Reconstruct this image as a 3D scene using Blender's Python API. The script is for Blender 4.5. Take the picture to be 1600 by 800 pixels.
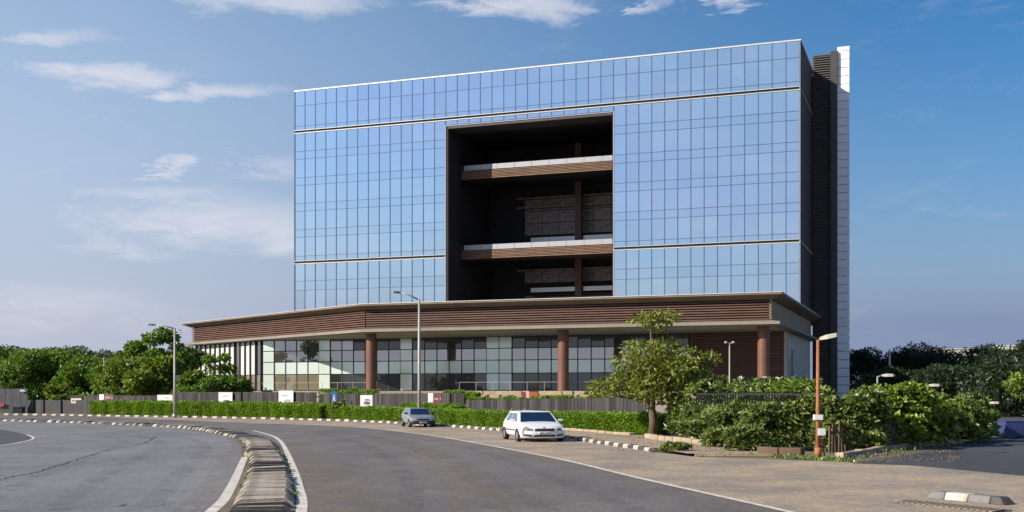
import bpy, math, random
import numpy as np
from mathutils import Vector, Matrix

# ------------------------------------------------------------------ camera, sky, sun, exposure
scene = bpy.context.scene
for o in list(bpy.data.objects):
    bpy.data.objects.remove(o)
COL = scene.collection
R = math.radians
F_PIX, CAM_H, HORIZON = 1814.0, 2.3, 612.0        # focal length (in 1600-wide pixels), eye height, horizon row

cam_d = bpy.data.cameras.new('camera')
cam = bpy.data.objects.new('camera', cam_d)
COL.objects.link(cam)
cam.location = (0, 0, CAM_H)
cam.rotation_euler = (R(90), 0, 0)
cam_d.sensor_width = 36
cam_d.lens = 36 * F_PIX / 1600
cam_d.shift_y = (HORIZON - 400) / 1600
cam_d.clip_start = 0.5
cam_d.clip_end = 6000
scene.camera = cam

SUN_EL = R(29)
SUN_TRAVEL = (0.93, 0.37)                          # horizontal direction the light travels
world = bpy.data.worlds.new('World')
scene.world = world
world.use_nodes = True
wn, wl = world.node_tree.nodes, world.node_tree.links
wn.clear()


def wnode(t, **kw):
    n = wn.new(t)
    for k, v in kw.items():
        setattr(n, k, v)
    return n


def wmath(op, a, b=None, clamp=False):
    n = wn.new('ShaderNodeMath')
    n.operation = op
    n.use_clamp = clamp
    for i, v in enumerate((a, b)):
        if v is None:
            continue
        if isinstance(v, (int, float)):
            n.inputs[i].default_value = v
        else:
            wl.new(v, n.inputs[i])
    return n.outputs[0]


def build_world():
    out = wnode('ShaderNodeOutputWorld')
    bg = wnode('ShaderNodeBackground')
    sky = wnode('ShaderNodeTexSky', sky_type='NISHITA')
    sky.sun_disc = False
    sky.sun_elevation = SUN_EL
    sky.sun_rotation = math.atan2(-SUN_TRAVEL[0], -SUN_TRAVEL[1])
    sky.altitude = 300
    sky.air_density = 1.0
    sky.dust_density = 0.6
    sky.ozone_density = 3.0
    tc = wnode('ShaderNodeTexCoord')
    sep = wnode('ShaderNodeSeparateXYZ')
    wl.new(tc.outputs['Generated'], sep.inputs[0])
    X, Y, Z = sep.outputs
    # lavender haze low over the horizon, the same all round
    hz = wmath('POWER', wmath('SUBTRACT', 1.0, wmath('MAXIMUM', Z, 0.0), True), 8.0)
    sat = wnode('ShaderNodeHueSaturation')
    sat.inputs['Saturation'].default_value = 1.4
    sat.inputs['Value'].default_value = 0.78
    wl.new(sky.outputs[0], sat.inputs['Color'])
    # thin high veil that thickens towards the sunward side of the sky
    hl = math.hypot(*SUN_TRAVEL)
    toward = wmath('ADD', wmath('MULTIPLY', X, -SUN_TRAVEL[0] / hl), wmath('MULTIPLY', Y, -SUN_TRAVEL[1] / hl))
    vr = wnode('ShaderNodeMapRange', interpolation_type='SMOOTHSTEP')
    vr.inputs['From Min'].default_value = -0.72
    vr.inputs['From Max'].default_value = 0.18
    wl.new(toward, vr.inputs['Value'])
    veil_h = vr.outputs[0]
    veil = wmath('MULTIPLY', veil_h, wmath('SUBTRACT', 1.28, wmath('MULTIPLY', wmath('MAXIMUM', Z, 0.0), 1.8), True), True)
    mixv = wnode('ShaderNodeMix', data_type='RGBA', blend_type='LIGHTEN')
    wl.new(wmath('MULTIPLY', veil, 0.95), mixv.inputs[0])
    wl.new(sat.outputs[0], mixv.inputs[6])
    mixv.inputs[7].default_value = (3.2, 4.2, 5.65, 1)
    hcol = wnode('ShaderNodeMix', data_type='RGBA')
    wl.new(veil_h, hcol.inputs[0])
    hcol.inputs[6].default_value = (1.6, 2.05, 3.15, 1)
    hcol.inputs[7].default_value = (3.6, 3.85, 4.6, 1)
    mixh = wnode('ShaderNodeMix', data_type='RGBA')
    wl.new(wmath('MULTIPLY', hz, 1.6, True), mixh.inputs[0])
    wl.new(mixv.outputs[2], mixh.inputs[6])
    wl.new(hcol.outputs[2], mixh.inputs[7])
    # clouds: stretched noise over the whole sky
    mp = wnode('ShaderNodeMapping')
    mp.inputs['Scale'].default_value = (5.0, 5.0, 17.0)
    mp.inputs['Location'].default_value = (3.1, 1.7, 0.4)
    wl.new(tc.outputs['Generated'], mp.inputs[0])
    nz = wnode('ShaderNodeTexNoise')
    nz.inputs['Scale'].default_value = 1.6
    nz.inputs['Detail'].default_value = 9
    nz.inputs['Roughness'].default_value = 0.6
    nz.inputs['Distortion'].default_value = 0.35
    wl.new(mp.outputs[0], nz.inputs['Vector'])
    nz2 = wnode('ShaderNodeTexNoise')
    nz2.inputs['Scale'].default_value = 5.5
    nz2.inputs['Detail'].default_value = 10
    nz2.inputs['Roughness'].default_value = 0.68
    nz2.inputs['Distortion'].default_value = 0.8
    wl.new(mp.outputs[0], nz2.inputs['Vector'])
    nmix = wmath('ADD', wmath('MULTIPLY', nz.outputs['Fac'], 0.62), wmath('MULTIPLY', nz2.outputs['Fac'], 0.38))
    u = wmath('ADD', wmath('DIVIDE', X, Y), wmath('MULTIPLY', wmath('SUBTRACT', nz2.outputs['Fac'], 0.5), 0.16))
    v = wmath('ADD', wmath('DIVIDE', Z, Y), wmath('MULTIPLY', wmath('SUBTRACT', nz.outputs['Fac'], 0.5), 0.055))
    bias = None
    for px, py, rx, ry, s in ((150, 112, 170, 24, .42), (330, 140, 140, 18, .36), (287, 258, 60, 20, .44), (330, 350, 280, 62, .34),
                              (90, 55, 110, 14, .28), (450, 10, 190, 34, .44), (810, 8, 150, 32, .46), (1140, 4, 50, 18, .44), (1025, 10, 45, 18, .3),
                              (250, 300, 200, 18, .26), (440, 262, 90, 26, .25), (60, 480, 260, 60, .2)):
        du = wmath('DIVIDE', wmath('SUBTRACT', u, (px - 800) / F_PIX), rx / F_PIX)
        dv = wmath('DIVIDE', wmath('SUBTRACT', v, (HORIZON - py) / F_PIX), ry / F_PIX)
        rr = wmath('ADD', wmath('MULTIPLY', du, du), wmath('MULTIPLY', dv, dv))
        b = wmath('MULTIPLY', wmath('SUBTRACT', 1.0, rr, True), s)
        bias = b if bias is None else wmath('MAXIMUM', bias, b)
    front = wmath('GREATER_THAN', Y, 0.0)
    bias = wmath('MULTIPLY', bias, front)
    dens = wmath('ADD', nmix, wmath('SUBTRACT', bias, wmath('MULTIPLY', front, 0.1)))
    ramp = wnode('ShaderNodeMapRange', interpolation_type='SMOOTHSTEP')
    ramp.inputs['From Min'].default_value = 0.42
    ramp.inputs['From Max'].default_value = 0.98
    wl.new(dens, ramp.inputs['Value'])
    mixc = wnode('ShaderNodeMix', data_type='RGBA')
    wl.new(wmath('MULTIPLY', ramp.outputs[0], 0.85), mixc.inputs[0])
    wl.new(mixh.outputs[2], mixc.inputs[6])
    mixc.inputs[7].default_value = (5.2, 5.25, 5.75, 1)
    wl.new(mixc.outputs[2], bg.inputs['Color'])
    bg.inputs['Strength'].default_value = 0.1
    wl.new(bg.outputs[0], out.inputs['Surface'])


build_world()
sun_d = bpy.data.lights.new('sun', 'SUN')
sun_d.energy = 4.8
sun_d.angle = R(0.53)
sun_d.color = (1.0, 0.91, 0.78)
sun = bpy.data.objects.new('sun', sun_d)
COL.objects.link(sun)
_h = Vector(SUN_TRAVEL).normalized()
sun.rotation_euler = Vector((_h.x * math.cos(SUN_EL), _h.y * math.cos(SUN_EL), -math.sin(SUN_EL))).to_track_quat('-Z', 'Y').to_euler()
sun.location = (-60, -60, 80)

vs = scene.view_settings
vs.view_transform = 'Standard'
vs.look = 'None'
vs.exposure = 0.55
vs.gamma = 1.0
vs.use_curve_mapping = False
scene.render.engine = 'CYCLES'
scene.cycles.use_denoising = True
scene.cycles.max_bounces = 6

rng = random.Random(11)
nrg = np.random.default_rng(7)

# ------------------------------------------------------------------ helpers
def gp(px, py, z=0.0):
    """point of the place at height z that was measured at this row and column of the photograph"""
    d = (CAM_H - z) * F_PIX / (py - HORIZON)
    return ((px - 800) / F_PIX * d, d)


def at(px, d):
    return ((px - 800) / F_PIX * d, d)


def tag(o, label=None, cat=None, group=None, kind=None):
    if label: o['label'] = label
    if cat: o['category'] = cat
    if group: o['group'] = group
    if kind: o['kind'] = kind
    return o


def empty(name, loc=(0, 0, 0), rz=0.0, parent=None):
    o = bpy.data.objects.new(name, None)
    o.empty_display_size = 0.3
    COL.objects.link(o)
    o.location = loc
    o.rotation_euler = (0, 0, rz)
    o.parent = parent
    return o


def inst(name, mesh, parent=None, loc=(0, 0, 0), rot=(0, 0, 0), scale=None):
    o = bpy.data.objects.new(name, mesh)
    COL.objects.link(o)
    o.location = loc
    o.rotation_euler = rot
    if scale: o.scale = scale
    o.parent = parent
    return o


def copy_tree(o, parent=None):
    c = o.copy()
    COL.objects.link(c)
    c.parent = parent
    for ch in list(o.children):
        copy_tree(ch, c)
    return c


class MB:
    def __init__(s):
        s.v, s.f = [], []

    def add(s, vs_, fs):
        n = len(s.v)
        s.v += [tuple(p) for p in vs_]
        s.f += [tuple(i + n for i in f) for f in fs]
        return s

    def box(s, x0, x1, y0, y1, z0, z1):
        return s.add([(x0, y0, z0), (x1, y0, z0), (x1, y1, z0), (x0, y1, z0), (x0, y0, z1), (x1, y0, z1), (x1, y1, z1), (x0, y1, z1)],
                     [(0, 3, 2, 1), (4, 5, 6, 7), (0, 1, 5, 4), (1, 2, 6, 5), (2, 3, 7, 6), (3, 0, 4, 7)])

    def bar(s, p0, p1, w, z0, z1):
        """upright box along the ground segment p0-p1, w wide"""
        p0, p1 = Vector(p0[:2]), Vector(p1[:2])
        d = (p1 - p0).normalized()
        n = Vector((-d.y, d.x)) * w / 2
        q = [p0 - n, p1 - n, p1 + n, p0 + n]
        return s.add([(a.x, a.y, z0) for a in q] + [(a.x, a.y, z1) for a in q],
                     [(0, 3, 2, 1), (4, 5, 6, 7), (0, 1, 5, 4), (1, 2, 6, 5), (2, 3, 7, 6), (3, 0, 4, 7)])

    def prism(s, poly, z0, z1):
        n = len(poly)
        s.add([(p[0], p[1], z0) for p in poly] + [(p[0], p[1], z1) for p in poly],
              [tuple(range(n - 1, -1, -1)), tuple(range(n, 2 * n))] + [(i, (i + 1) % n, n + (i + 1) % n, n + i) for i in range(n)])
        return s

    def tube(s, pts, radii, n=8, caps=True):
        pts = [Vector(p) for p in pts]
        rings = []
        for i, p in enumerate(pts):
            d = (pts[min(i + 1, len(pts) - 1)] - pts[max(i - 1, 0)]).normalized()
            a = d.orthogonal().normalized() if i == 0 else (rings_a - d * rings_a.dot(d)).normalized()
            rings_a = a
            b = d.cross(a)
            r = radii[i] if hasattr(radii, '__len__') else radii
            rings.append([p + (a * math.cos(t) + b * math.sin(t)) * r for t in (2 * math.pi * k / n for k in range(n))])
        m = len(s.v)
        for rg in rings: s.v += [tuple(q) for q in rg]
        for i in range(len(rings) - 1):
            for k in range(n):
                k2 = (k + 1) % n
                s.f.append((m + i * n + k, m + i * n + k2, m + (i + 1) * n + k2, m + (i + 1) * n + k))
        if caps:
            s.f.append(tuple(m + k for k in range(n - 1, -1, -1)))
            s.f.append(tuple(m + (len(rings) - 1) * n + k for k in range(n)))
        return s

    def mesh(s, name, mat, smooth=False):
        me = bpy.data.meshes.new(name)
        me.from_pydata(s.v, [], s.f)
        me.update()
        if mat: me.materials.append(mat)
        if smooth:
            for p in me.polygons: p.use_smooth = True
        return me

    def build(s, name, mat, parent=None, smooth=False, **kw):
        o = inst(name, s.mesh(name, mat, smooth), parent)
        if kw: tag(o, **kw)
        return o


def bevel(o, w=0.01, seg=2):
    m = o.modifiers.new('bevel', 'BEVEL')
    m.width = w
    m.segments = seg
    m.limit_method = 'ANGLE'
    return o


def catmull(pts, step=0.5):
    pts = [Vector(p) for p in pts]
    P = [pts[0] * 2 - pts[1]] + pts + [pts[-1] * 2 - pts[-2]]
    dense = []
    for i in range(1, len(P) - 2):
        for k in range(40):
            t = k / 40
            a, b, c, d = P[i - 1], P[i], P[i + 1], P[i + 2]
            dense.append(0.5 * ((2 * b) + (c - a) * t + (2 * a - 5 * b + 4 * c - d) * t * t + (3 * b - a - 3 * c + d) * t ** 3))
    dense.append(pts[-1])
    out, acc = [dense[0]], 0.0
    for a, b in zip(dense, dense[1:]):
        L = (b - a).length
        while acc + L >= step:
            t = (step - acc) / L
            a = a + (b - a) * t
            out.append(a.copy())
            L = (b - a).length
            acc = 0.0
        acc += L
    return out


def normals(path):
    out = []
    for i in range(len(path)):
        d = (path[min(i + 1, len(path) - 1)] - path[max(i - 1, 0)]).normalized()
        out.append(Vector((-d.y, d.x)))
    return out


def strip(path, w, z, w_end=None):
    mb = MB()
    ns = normals(path)
    for i, (p, n) in enumerate(zip(path, ns)):
        ww = w if w_end is None else w + (w_end - w) * i / (len(path) - 1)
        mb.v += [(p.x - n.x * ww / 2, p.y - n.y * ww / 2, z), (p.x + n.x * ww / 2, p.y + n.y * ww / 2, z)]
    mb.f = [(2 * i, 2 * i + 2, 2 * i + 3, 2 * i + 1) for i in range(len(path) - 1)]
    # face upwards
    mb.f = [tuple(reversed(f)) if (Vector(mb.v[f[1]]) - Vector(mb.v[f[0]])).cross(Vector(mb.v[f[2]]) - Vector(mb.v[f[0]])).z < 0 else f for f in mb.f]
    return mb


def sheet(poly, z):
    a = sum(poly[i][0] * poly[(i + 1) % len(poly)][1] - poly[(i + 1) % len(poly)][0] * poly[i][1] for i in range(len(poly)))
    poly = list(poly) if a > 0 else list(reversed(poly))
    mb = MB()
    mb.v = [(p[0], p[1], z) for p in poly]
    mb.f = [tuple(range(len(poly)))]
    return mb


# ------------------------------------------------------------------ materials
def mat(name, base, rough=0.7, metal=0.0, var=0.0, scale=4.0, col2=None, bump=0.0, bscale=None, spec=0.5, stretch=None, detail=6, island=0.0, coord='Object'):
    m = bpy.data.materials.new(name)
    m.use_nodes = True
    nt = m.node_tree
    N, L = nt.nodes, nt.links
    b = N['Principled BSDF']
    b.inputs['Roughness'].default_value = rough
    b.inputs['Metallic'].default_value = metal
    b.inputs['Specular IOR Level'].default_value = spec
    b.inputs['Base Color'].default_value = (*base, 1)
    if var or col2 or bump or island:
        tc = N.new('ShaderNodeTexCoord')
        mp = N.new('ShaderNodeMapping')
        if stretch: mp.inputs['Scale'].default_value = stretch
        L.new(tc.outputs[coord], mp.inputs[0])
        nz = N.new('ShaderNodeTexNoise')
        nz.inputs['Scale'].default_value = scale
        nz.inputs['Detail'].default_value = detail
        nz.inputs['Roughness'].default_value = 0.62
        L.new(mp.outputs[0], nz.inputs['Vector'])
        c2 = col2 or tuple(max(0, c * (1 - var)) for c in base)
        c1 = base if col2 else tuple(c * (1 + var) for c in base)
        mx = N.new('ShaderNodeMix')
        mx.data_type = 'RGBA'
        rp = N.new('ShaderNodeMapRange')
        rp.inputs['From Min'].default_value = 0.32
        rp.inputs['From Max'].default_value = 0.68
        L.new(nz.outputs['Fac'], rp.inputs['Value'])
        L.new(rp.outputs[0], mx.inputs[0])
        mx.inputs[6].default_value = (*c1, 1)
        mx.inputs[7].default_value = (*c2, 1)
        res = mx.outputs[2]
        if island:
            oi = N.new('ShaderNodeObjectInfo')
            hs = N.new('ShaderNodeHueSaturation')
            mr = N.new('ShaderNodeMapRange')
            mr.inputs['To Min'].default_value = 1 - island
            mr.inputs['To Max'].default_value = 1 + island
            L.new(oi.outputs['Random'], mr.inputs['Value'])
            L.new(mr.outputs[0], hs.inputs['Value'])
            L.new(res, hs.inputs['Color'])
            res = hs.outputs[0]
        L.new(res, b.inputs['Base Color'])
        if bump:
            n2 = N.new('ShaderNodeTexNoise')
            n2.inputs['Scale'].default_value = bscale or scale * 6
            n2.inputs['Detail'].default_value = 4
            L.new(mp.outputs[0], n2.inputs['Vector'])
            bp = N.new('ShaderNodeBump')
            bp.inputs['Strength'].default_value = bump
            bp.inputs['Distance'].default_value = 0.02
            L.new(n2.outputs['Fac'], bp.inputs['Height'])
            L.new(bp.outputs[0], b.inputs['Normal'])
    return m


def leaf_mat(name, c_dark, c_light, trans=0.3, rough=0.45):
    m = bpy.data.materials.new(name)
    m.use_nodes = True
    N, L = m.node_tree.nodes, m.node_tree.links
    b = N['Principled BSDF']
    out = N['Material Output']
    g = N.new('ShaderNodeNewGeometry')
    mx = N.new('ShaderNodeMix')
    mx.data_type = 'RGBA'
    mx.inputs[6].default_value = (*c_dark, 1)
    mx.inputs[7].default_value = (*c_light, 1)
    tc = N.new('ShaderNodeTexCoord')
    nz = N.new('ShaderNodeTexNoise')
    nz.inputs['Scale'].default_value = 0.9
    nz.inputs['Detail'].default_value = 3
    L.new(tc.outputs['Object'], nz.inputs['Vector'])
    ad = N.new('ShaderNodeMath')
    ad.operation = 'MULTIPLY_ADD'
    L.new(nz.outputs['Fac'], ad.inputs[0])
    ad.inputs[1].default_value = 1.1
    ad.inputs[2].default_value = -0.42
    ad2 = N.new('ShaderNodeMath')
    ad2.operation = 'MULTIPLY_ADD'
    ad2.use_clamp = True
    L.new(g.outputs['Random Per Island'], ad2.inputs[0])
    ad2.inputs[1].default_value = 0.75
    L.new(ad.outputs[0], ad2.inputs[2])
    L.new(ad2.outputs[0], mx.inputs[0])
    L.new(mx.outputs[2], b.inputs['Base Color'])
    b.inputs['Roughness'].default_value = rough
    b.inputs['Specular IOR Level'].default_value = 0.35
    tr = N.new('ShaderNodeBsdfTranslucent')
    hs = N.new('ShaderNodeHueSaturation')
    hs.inputs['Value'].default_value = 1.5
    hs.inputs['Saturation'].default_value = 1.15
    L.new(mx.outputs[2], hs.inputs['Color'])
    L.new(hs.outputs[0], tr.inputs['Color'])
    ms = N.new('ShaderNodeMixShader')
    ms.inputs[0].default_value = trans
    L.new(b.outputs[0], ms.inputs[1])
    L.new(tr.outputs[0], ms.inputs[2])
    L.new(ms.outputs[0], out.inputs['Surface'])
    return m


def glossy_glass(name, tint, dark, refl, rough=0.02, wav=0.0):
    """opaque coated glazing: part mirror, part dark room behind"""
    m = bpy.data.materials.new(name)
    m.use_nodes = True
    N, L = m.node_tree.nodes, m.node_tree.links
    b = N['Principled BSDF']
    out = N['Material Output']
    b.inputs['Base Color'].default_value = (*dark, 1)
    b.inputs['Roughness'].default_value = 0.3
    g = N.new('ShaderNodeBsdfGlossy')
    g.inputs['Color'].default_value = (*tint, 1)
    g.inputs['Roughness'].default_value = rough
    ms = N.new('ShaderNodeMixShader')
    ms.inputs[0].default_value = refl
    L.new(b.outputs[0], ms.inputs[1])
    L.new(g.outputs[0], ms.inputs[2])
    L.new(ms.outputs[0], out.inputs['Surface'])
    oi = N.new('ShaderNodeObjectInfo')
    mr = N.new('ShaderNodeMapRange')
    mr.inputs['To Min'].default_value = 0.95
    mr.inputs['To Max'].default_value = 1.03
    L.new(oi.outputs['Random'], mr.inputs['Value'])
    hs = N.new('ShaderNodeHueSaturation')
    hs.inputs['Color'].default_value = (*tint, 1)
    L.new(mr.outputs[0], hs.inputs['Value'])
    L.new(hs.outputs[0], g.inputs['Color'])
    if wav:
        tc = N.new('ShaderNodeTexCoord')
        nz = N.new('ShaderNodeTexNoise')
        nz.inputs['Scale'].default_value = 0.7
        nz.inputs['Detail'].default_value = 1
        L.new(tc.outputs['Object'], nz.inputs['Vector'])
        bp = N.new('ShaderNodeBump')
        bp.inputs['Strength'].default_value = wav
        bp.inputs['Distance'].default_value = 0.05
        L.new(nz.outputs['Fac'], bp.inputs['Height'])
        L.new(bp.outputs[0], g.inputs['Normal'])
    return m


def asphalt(name, base, dust, blotch=0.35, dust_lo=0.5, dust_hi=0.8):
    m = bpy.data.materials.new(name)
    m.use_nodes = True
    N, L = m.node_tree.nodes, m.node_tree.links
    b = N['Principled BSDF']
    tc = N.new('ShaderNodeTexCoord')

    def noise(scale, detail, rot=None, st=None):
        mp = N.new('ShaderNodeMapping')
        if st: mp.inputs['Scale'].default_value = st
        if rot: mp.inputs['Rotation'].default_value = (0, 0, rot)
        L.new(tc.outputs['Object'], mp.inputs[0])
        n = N.new('ShaderNodeTexNoise')
        n.inputs['Scale'].default_value = scale
        n.inputs['Detail'].default_value = detail
        n.inputs['Roughness'].default_value = 0.65
        L.new(mp.outputs[0], n.inputs['Vector'])
        return n.outputs['Fac']

    def rng_(v, a, c, t0=0., t1=1.):
        r = N.new('ShaderNodeMapRange')
        r.inputs['From Min'].default_value = a
        r.inputs['From Max'].default_value = c
        r.inputs['To Min'].default_value = t0
        r.inputs['To Max'].default_value = t1
        L.new(v, r.inputs['Value'])
        return r.outputs[0]

    def mix(fac, a, c, bt='MIX'):
        x = N.new('ShaderNodeMix')
        x.data_type = 'RGBA'
        x.blend_type = bt
        if isinstance(fac, float): x.inputs[0].default_value = fac
        else: L.new(fac, x.inputs[0])
        for i, q in ((6, a), (7, c)):
            if isinstance(q, tuple): x.inputs[i].default_value = (*q, 1)
            else: L.new(q, x.inputs[i])
        return x.outputs[2]
    lo = tuple(c * (1 - blotch) for c in base)
    hi = tuple(c * (1 + blotch) for c in base)
    c = mix(rng_(noise(0.22, 8, 0.3, (1, 0.35, 1)), 0.3, 0.7), lo, hi)
    c = mix(rng_(noise(0.35, 9), dust_lo, dust_hi), c, dust)
    c = mix(rng_(noise(9.0, 5), 0.4, 0.75, 0, 0.4), c, tuple(x * 0.45 for x in base))
    g3 = rng_(noise(5.0, 9, 0.12, (2.2, 0.35, 1)), 0.34, 0.66, 0.80, 1.20)
    gv3 = N.new('ShaderNodeCombineColor')
    for i in range(3): L.new(g3, gv3.inputs[i])
    c = mix(1.0, c, gv3.outputs[0], 'MULTIPLY')
    g = rng_(noise(60.0, 2), 0.35, 0.65, 0.72, 1.28)
    gv = N.new('ShaderNodeCombineColor')
    for i in range(3): L.new(g, gv.inputs[i])
    c = mix(1.0, c, gv.outputs[0], 'MULTIPLY')
    L.new(c, b.inputs['Base Color'])
    b.inputs['Roughness'].default_value = 0.82
    b.inputs['Specular IOR Level'].default_value = 0.4
    bp = N.new('ShaderNodeBump')
    bp.inputs['Strength'].default_value = 0.35
    bp.inputs['Distance'].default_value = 0.01
    L.new(noise(45.0, 3), bp.inputs['Height'])
    L.new(bp.outputs[0], b.inputs['Normal'])
    return m


M = {}
M['ground'] = mat('dry_earth', (0.20, 0.165, 0.11), 0.95, col2=(0.10, 0.12, 0.05), scale=0.25, bump=0.4, bscale=6)
M['asphalt_a'] = asphalt('asphalt_grey', (0.185, 0.183, 0.19), (0.26, 0.245, 0.225), 0.26)
M['asphalt_b'] = asphalt('asphalt_worn', (0.142, 0.127, 0.122), (0.215, 0.185, 0.155), 0.30)
M['asphalt_side'] = asphalt('asphalt_side_shaded', (0.06, 0.062, 0.066), (0.15, 0.13, 0.10), 0.3, 0.6, 0.85)  # darker asphalt: the shade over the side road is put into its colour
M['asphalt_dark'] = asphalt('asphalt_dark', (0.075, 0.075, 0.08), (0.11, 0.10, 0.10), 0.2)
M['dust'] = asphalt('dusty_shoulder', (0.28, 0.23, 0.185), (0.46, 0.35, 0.225), 0.22, 0.42, 0.66)
M['gravel'] = asphalt('dirty_gravel', (0.12, 0.10, 0.08), (0.25, 0.20, 0.14), 0.5, 0.45, 0.7)
M['pavement'] = mat('pavement_dust', (0.40, 0.315, 0.225), 0.9, col2=(0.27, 0.20, 0.135), scale=0.9, bump=0.12, bscale=25)
M['line'] = mat('road_paint', (0.74, 0.69, 0.61), 0.8, col2=(0.42, 0.37, 0.31), scale=3.0, bump=0.1, detail=9)
M['tar'] = mat('tar_seam', (0.045, 0.042, 0.042), 0.8, var=0.3)
M['kerb_white'] = mat('kerb_white_paint', (0.60, 0.56, 0.49), 0.85, col2=(0.27, 0.23, 0.18), scale=3.2, bump=0.3, bscale=20, detail=9)
M['kerb_black'] = mat('kerb_black_paint', (0.028, 0.028, 0.032), 0.75, col2=(0.10, 0.088, 0.075), scale=3.4, bump=0.3, bscale=20, detail=9)
M['kerb_grey'] = mat('kerb_grey_paint', (0.12, 0.12, 0.128), 0.8, col2=(0.20, 0.185, 0.17), scale=5, bump=0.3, bscale=25)
M['median_top'] = mat('median_concrete', (0.42, 0.36, 0.29), 0.9, col2=(0.20, 0.165, 0.13), scale=2.5, bump=0.35, bscale=18, island=0.22, detail=9)
M['median_dark'] = mat('median_black', (0.035, 0.033, 0.032), 0.9, col2=(0.10, 0.088, 0.075), scale=2.5, bump=0.35, bscale=18, island=0.3, detail=9)
M['stone'] = mat('sand_stone', (0.42, 0.34, 0.24), 0.9, col2=(0.28, 0.21, 0.14), scale=2.0, bump=0.5, bscale=8, island=0.15)
M['glass_tower'] = glossy_glass('blue_mirror_glass', (0.69, 0.83, 0.95), (0.02, 0.04, 0.08), 0.88, 0.015, 0.05)
M['glass_spandrel'] = glossy_glass('blue_spandrel_glass', (0.66, 0.81, 0.94), (0.03, 0.06, 0.11), 0.85, 0.03, 0.05)
M['mullion'] = mat('dark_aluminium', (0.06, 0.09, 0.16), 0.5, 0.2, var=0.1)
M['trim'] = mat('pale_aluminium', (0.62, 0.61, 0.60), 0.4, 0.3, var=0.06)
M['parapet'] = mat('grey_aluminium', (0.36, 0.36, 0.39), 0.5, 0.2, var=0.08)
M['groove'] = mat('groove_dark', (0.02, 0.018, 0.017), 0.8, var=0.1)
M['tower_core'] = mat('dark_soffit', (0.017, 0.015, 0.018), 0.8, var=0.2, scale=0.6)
M['side_panel'] = mat('plum_side_cladding', (0.06, 0.038, 0.042), 0.75, 0.0, var=0.15, scale=1.5, stretch=(1, 1, 4))
M['wood'] = mat('brown_slat', (0.145, 0.07, 0.047), 0.6, col2=(0.085, 0.04, 0.028), scale=1.2, stretch=(0.4, 0.4, 5), bump=0.05, island=0.14)
M['wood_dark'] = mat('brown_backing', (0.025, 0.015, 0.012), 0.8, var=0.2)
M['wood_pier'] = mat('dark_brown_pier', (0.09, 0.045, 0.035), 0.6, var=0.15)
M['wood_light'] = mat('tan_terrace_slat', (0.24, 0.135, 0.08), 0.6, col2=(0.14, 0.075, 0.045), scale=1.4, stretch=(0.5, 0.5, 3), island=0.15)
M['column'] = mat('column_copper_cladding', (0.19, 0.085, 0.05), 0.5, col2=(0.13, 0.056, 0.034), scale=1.2, stretch=(2, 2, 0.3), bump=0.05)
M['canopy'] = mat('canopy_beige', (0.27, 0.235, 0.19), 0.7, col2=(0.20, 0.175, 0.14), scale=0.5)
M['soffit'] = mat('soffit_paint', (0.30, 0.30, 0.25), 0.7, var=0.1, scale=0.4)
M['roof_soffit'] = mat('roof_edge_brown', (0.20, 0.15, 0.11), 0.7, var=0.15, scale=0.5)
M['plaster'] = mat('weathered_plaster', (0.72, 0.63, 0.54), 0.85, col2=(0.46, 0.36, 0.28), scale=0.5, bump=0.2, bscale=4, detail=10)
M['cladding_side'] = mat('grey_beige_cladding', (0.40, 0.285, 0.185), 0.8, col2=(0.30, 0.21, 0.135), scale=0.7, bump=0.1, bscale=4)
M['glass_dark'] = glossy_glass('clear_and_shaded_glazing', (0.8, 0.84, 0.84), (0.012, 0.012, 0.012), 0.09, 0.02, 0.06)
M['glass_upper'] = glossy_glass('grey_reflecting_glazing', (0.88, 0.86, 0.84), (0.06, 0.055, 0.05), 0.42, 0.02, 0.06)
M['glass_band'] = glossy_glass('frosted_green_glazing', (0.8, 0.95, 0.92), (0.74, 0.86, 0.79), 0.34, 0.2)
M['glass_pier'] = glossy_glass('pale_green_pier_glass', (0.8, 0.95, 0.92), (0.72, 0.84, 0.75), 0.30, 0.12)
M['glass_blind'] = glossy_glass('white_blind_glazing', (0.9, 0.95, 0.95), (0.66, 0.66, 0.62), 0.10, 0.05)
M['glass_tan'] = glossy_glass('tan_interior_glazing', (0.85, 0.88, 0.85), (0.20, 0.17, 0.11), 0.2, 0.03)
M['louvre'] = mat('dark_louvre', (0.13, 0.115, 0.11), 0.6, 0.2, var=0.1)
M['strip_dark'] = mat('charcoal_strip', (0.055, 0.05, 0.053), 0.6, 0.1, var=0.1, scale=0.6)
M['fin'] = mat('white_fin_panel', (0.76, 0.80, 0.86), 0.5, var=0.04, scale=0.6, island=0.05)
M['perf'] = mat('perforated_dark_panel', (0.17, 0.135, 0.12), 0.45, 0.2, var=0.6, scale=2.2, bump=1.0, bscale=3)
M['steel'] = mat('galvanised_pole', (0.42, 0.41, 0.38), 0.55, 0.3, col2=(0.28, 0.26, 0.23), scale=2.0, stretch=(3, 3, 0.5))
M['rust'] = mat('rusty_orange_pole', (0.40, 0.145, 0.04), 0.75, col2=(0.22, 0.085, 0.04), scale=3.5, bump=0.2, bscale=15)
M['lamp_head'] = mat('lamp_housing', (0.50, 0.47, 0.38), 0.5, var=0.1)
M['lamp_dark'] = mat('lamp_dark_housing', (0.10, 0.10, 0.10), 0.5, var=0.1)
M['fence'] = mat('grey_fence_board', (0.043, 0.038, 0.038), 0.75, col2=(0.024, 0.021, 0.021), scale=1.0, stretch=(2, 2, 0.4), island=0.75)
M['fence_dark'] = mat('black_boundary_wall', (0.045, 0.042, 0.042), 0.8, var=0.3, scale=1.5)
M['hoarding'] = mat('grey_sheet', (0.105, 0.105, 0.115), 0.6, col2=(0.06, 0.06, 0.068), scale=1.2, stretch=(3, 3, 0.5), island=0.15)
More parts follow.
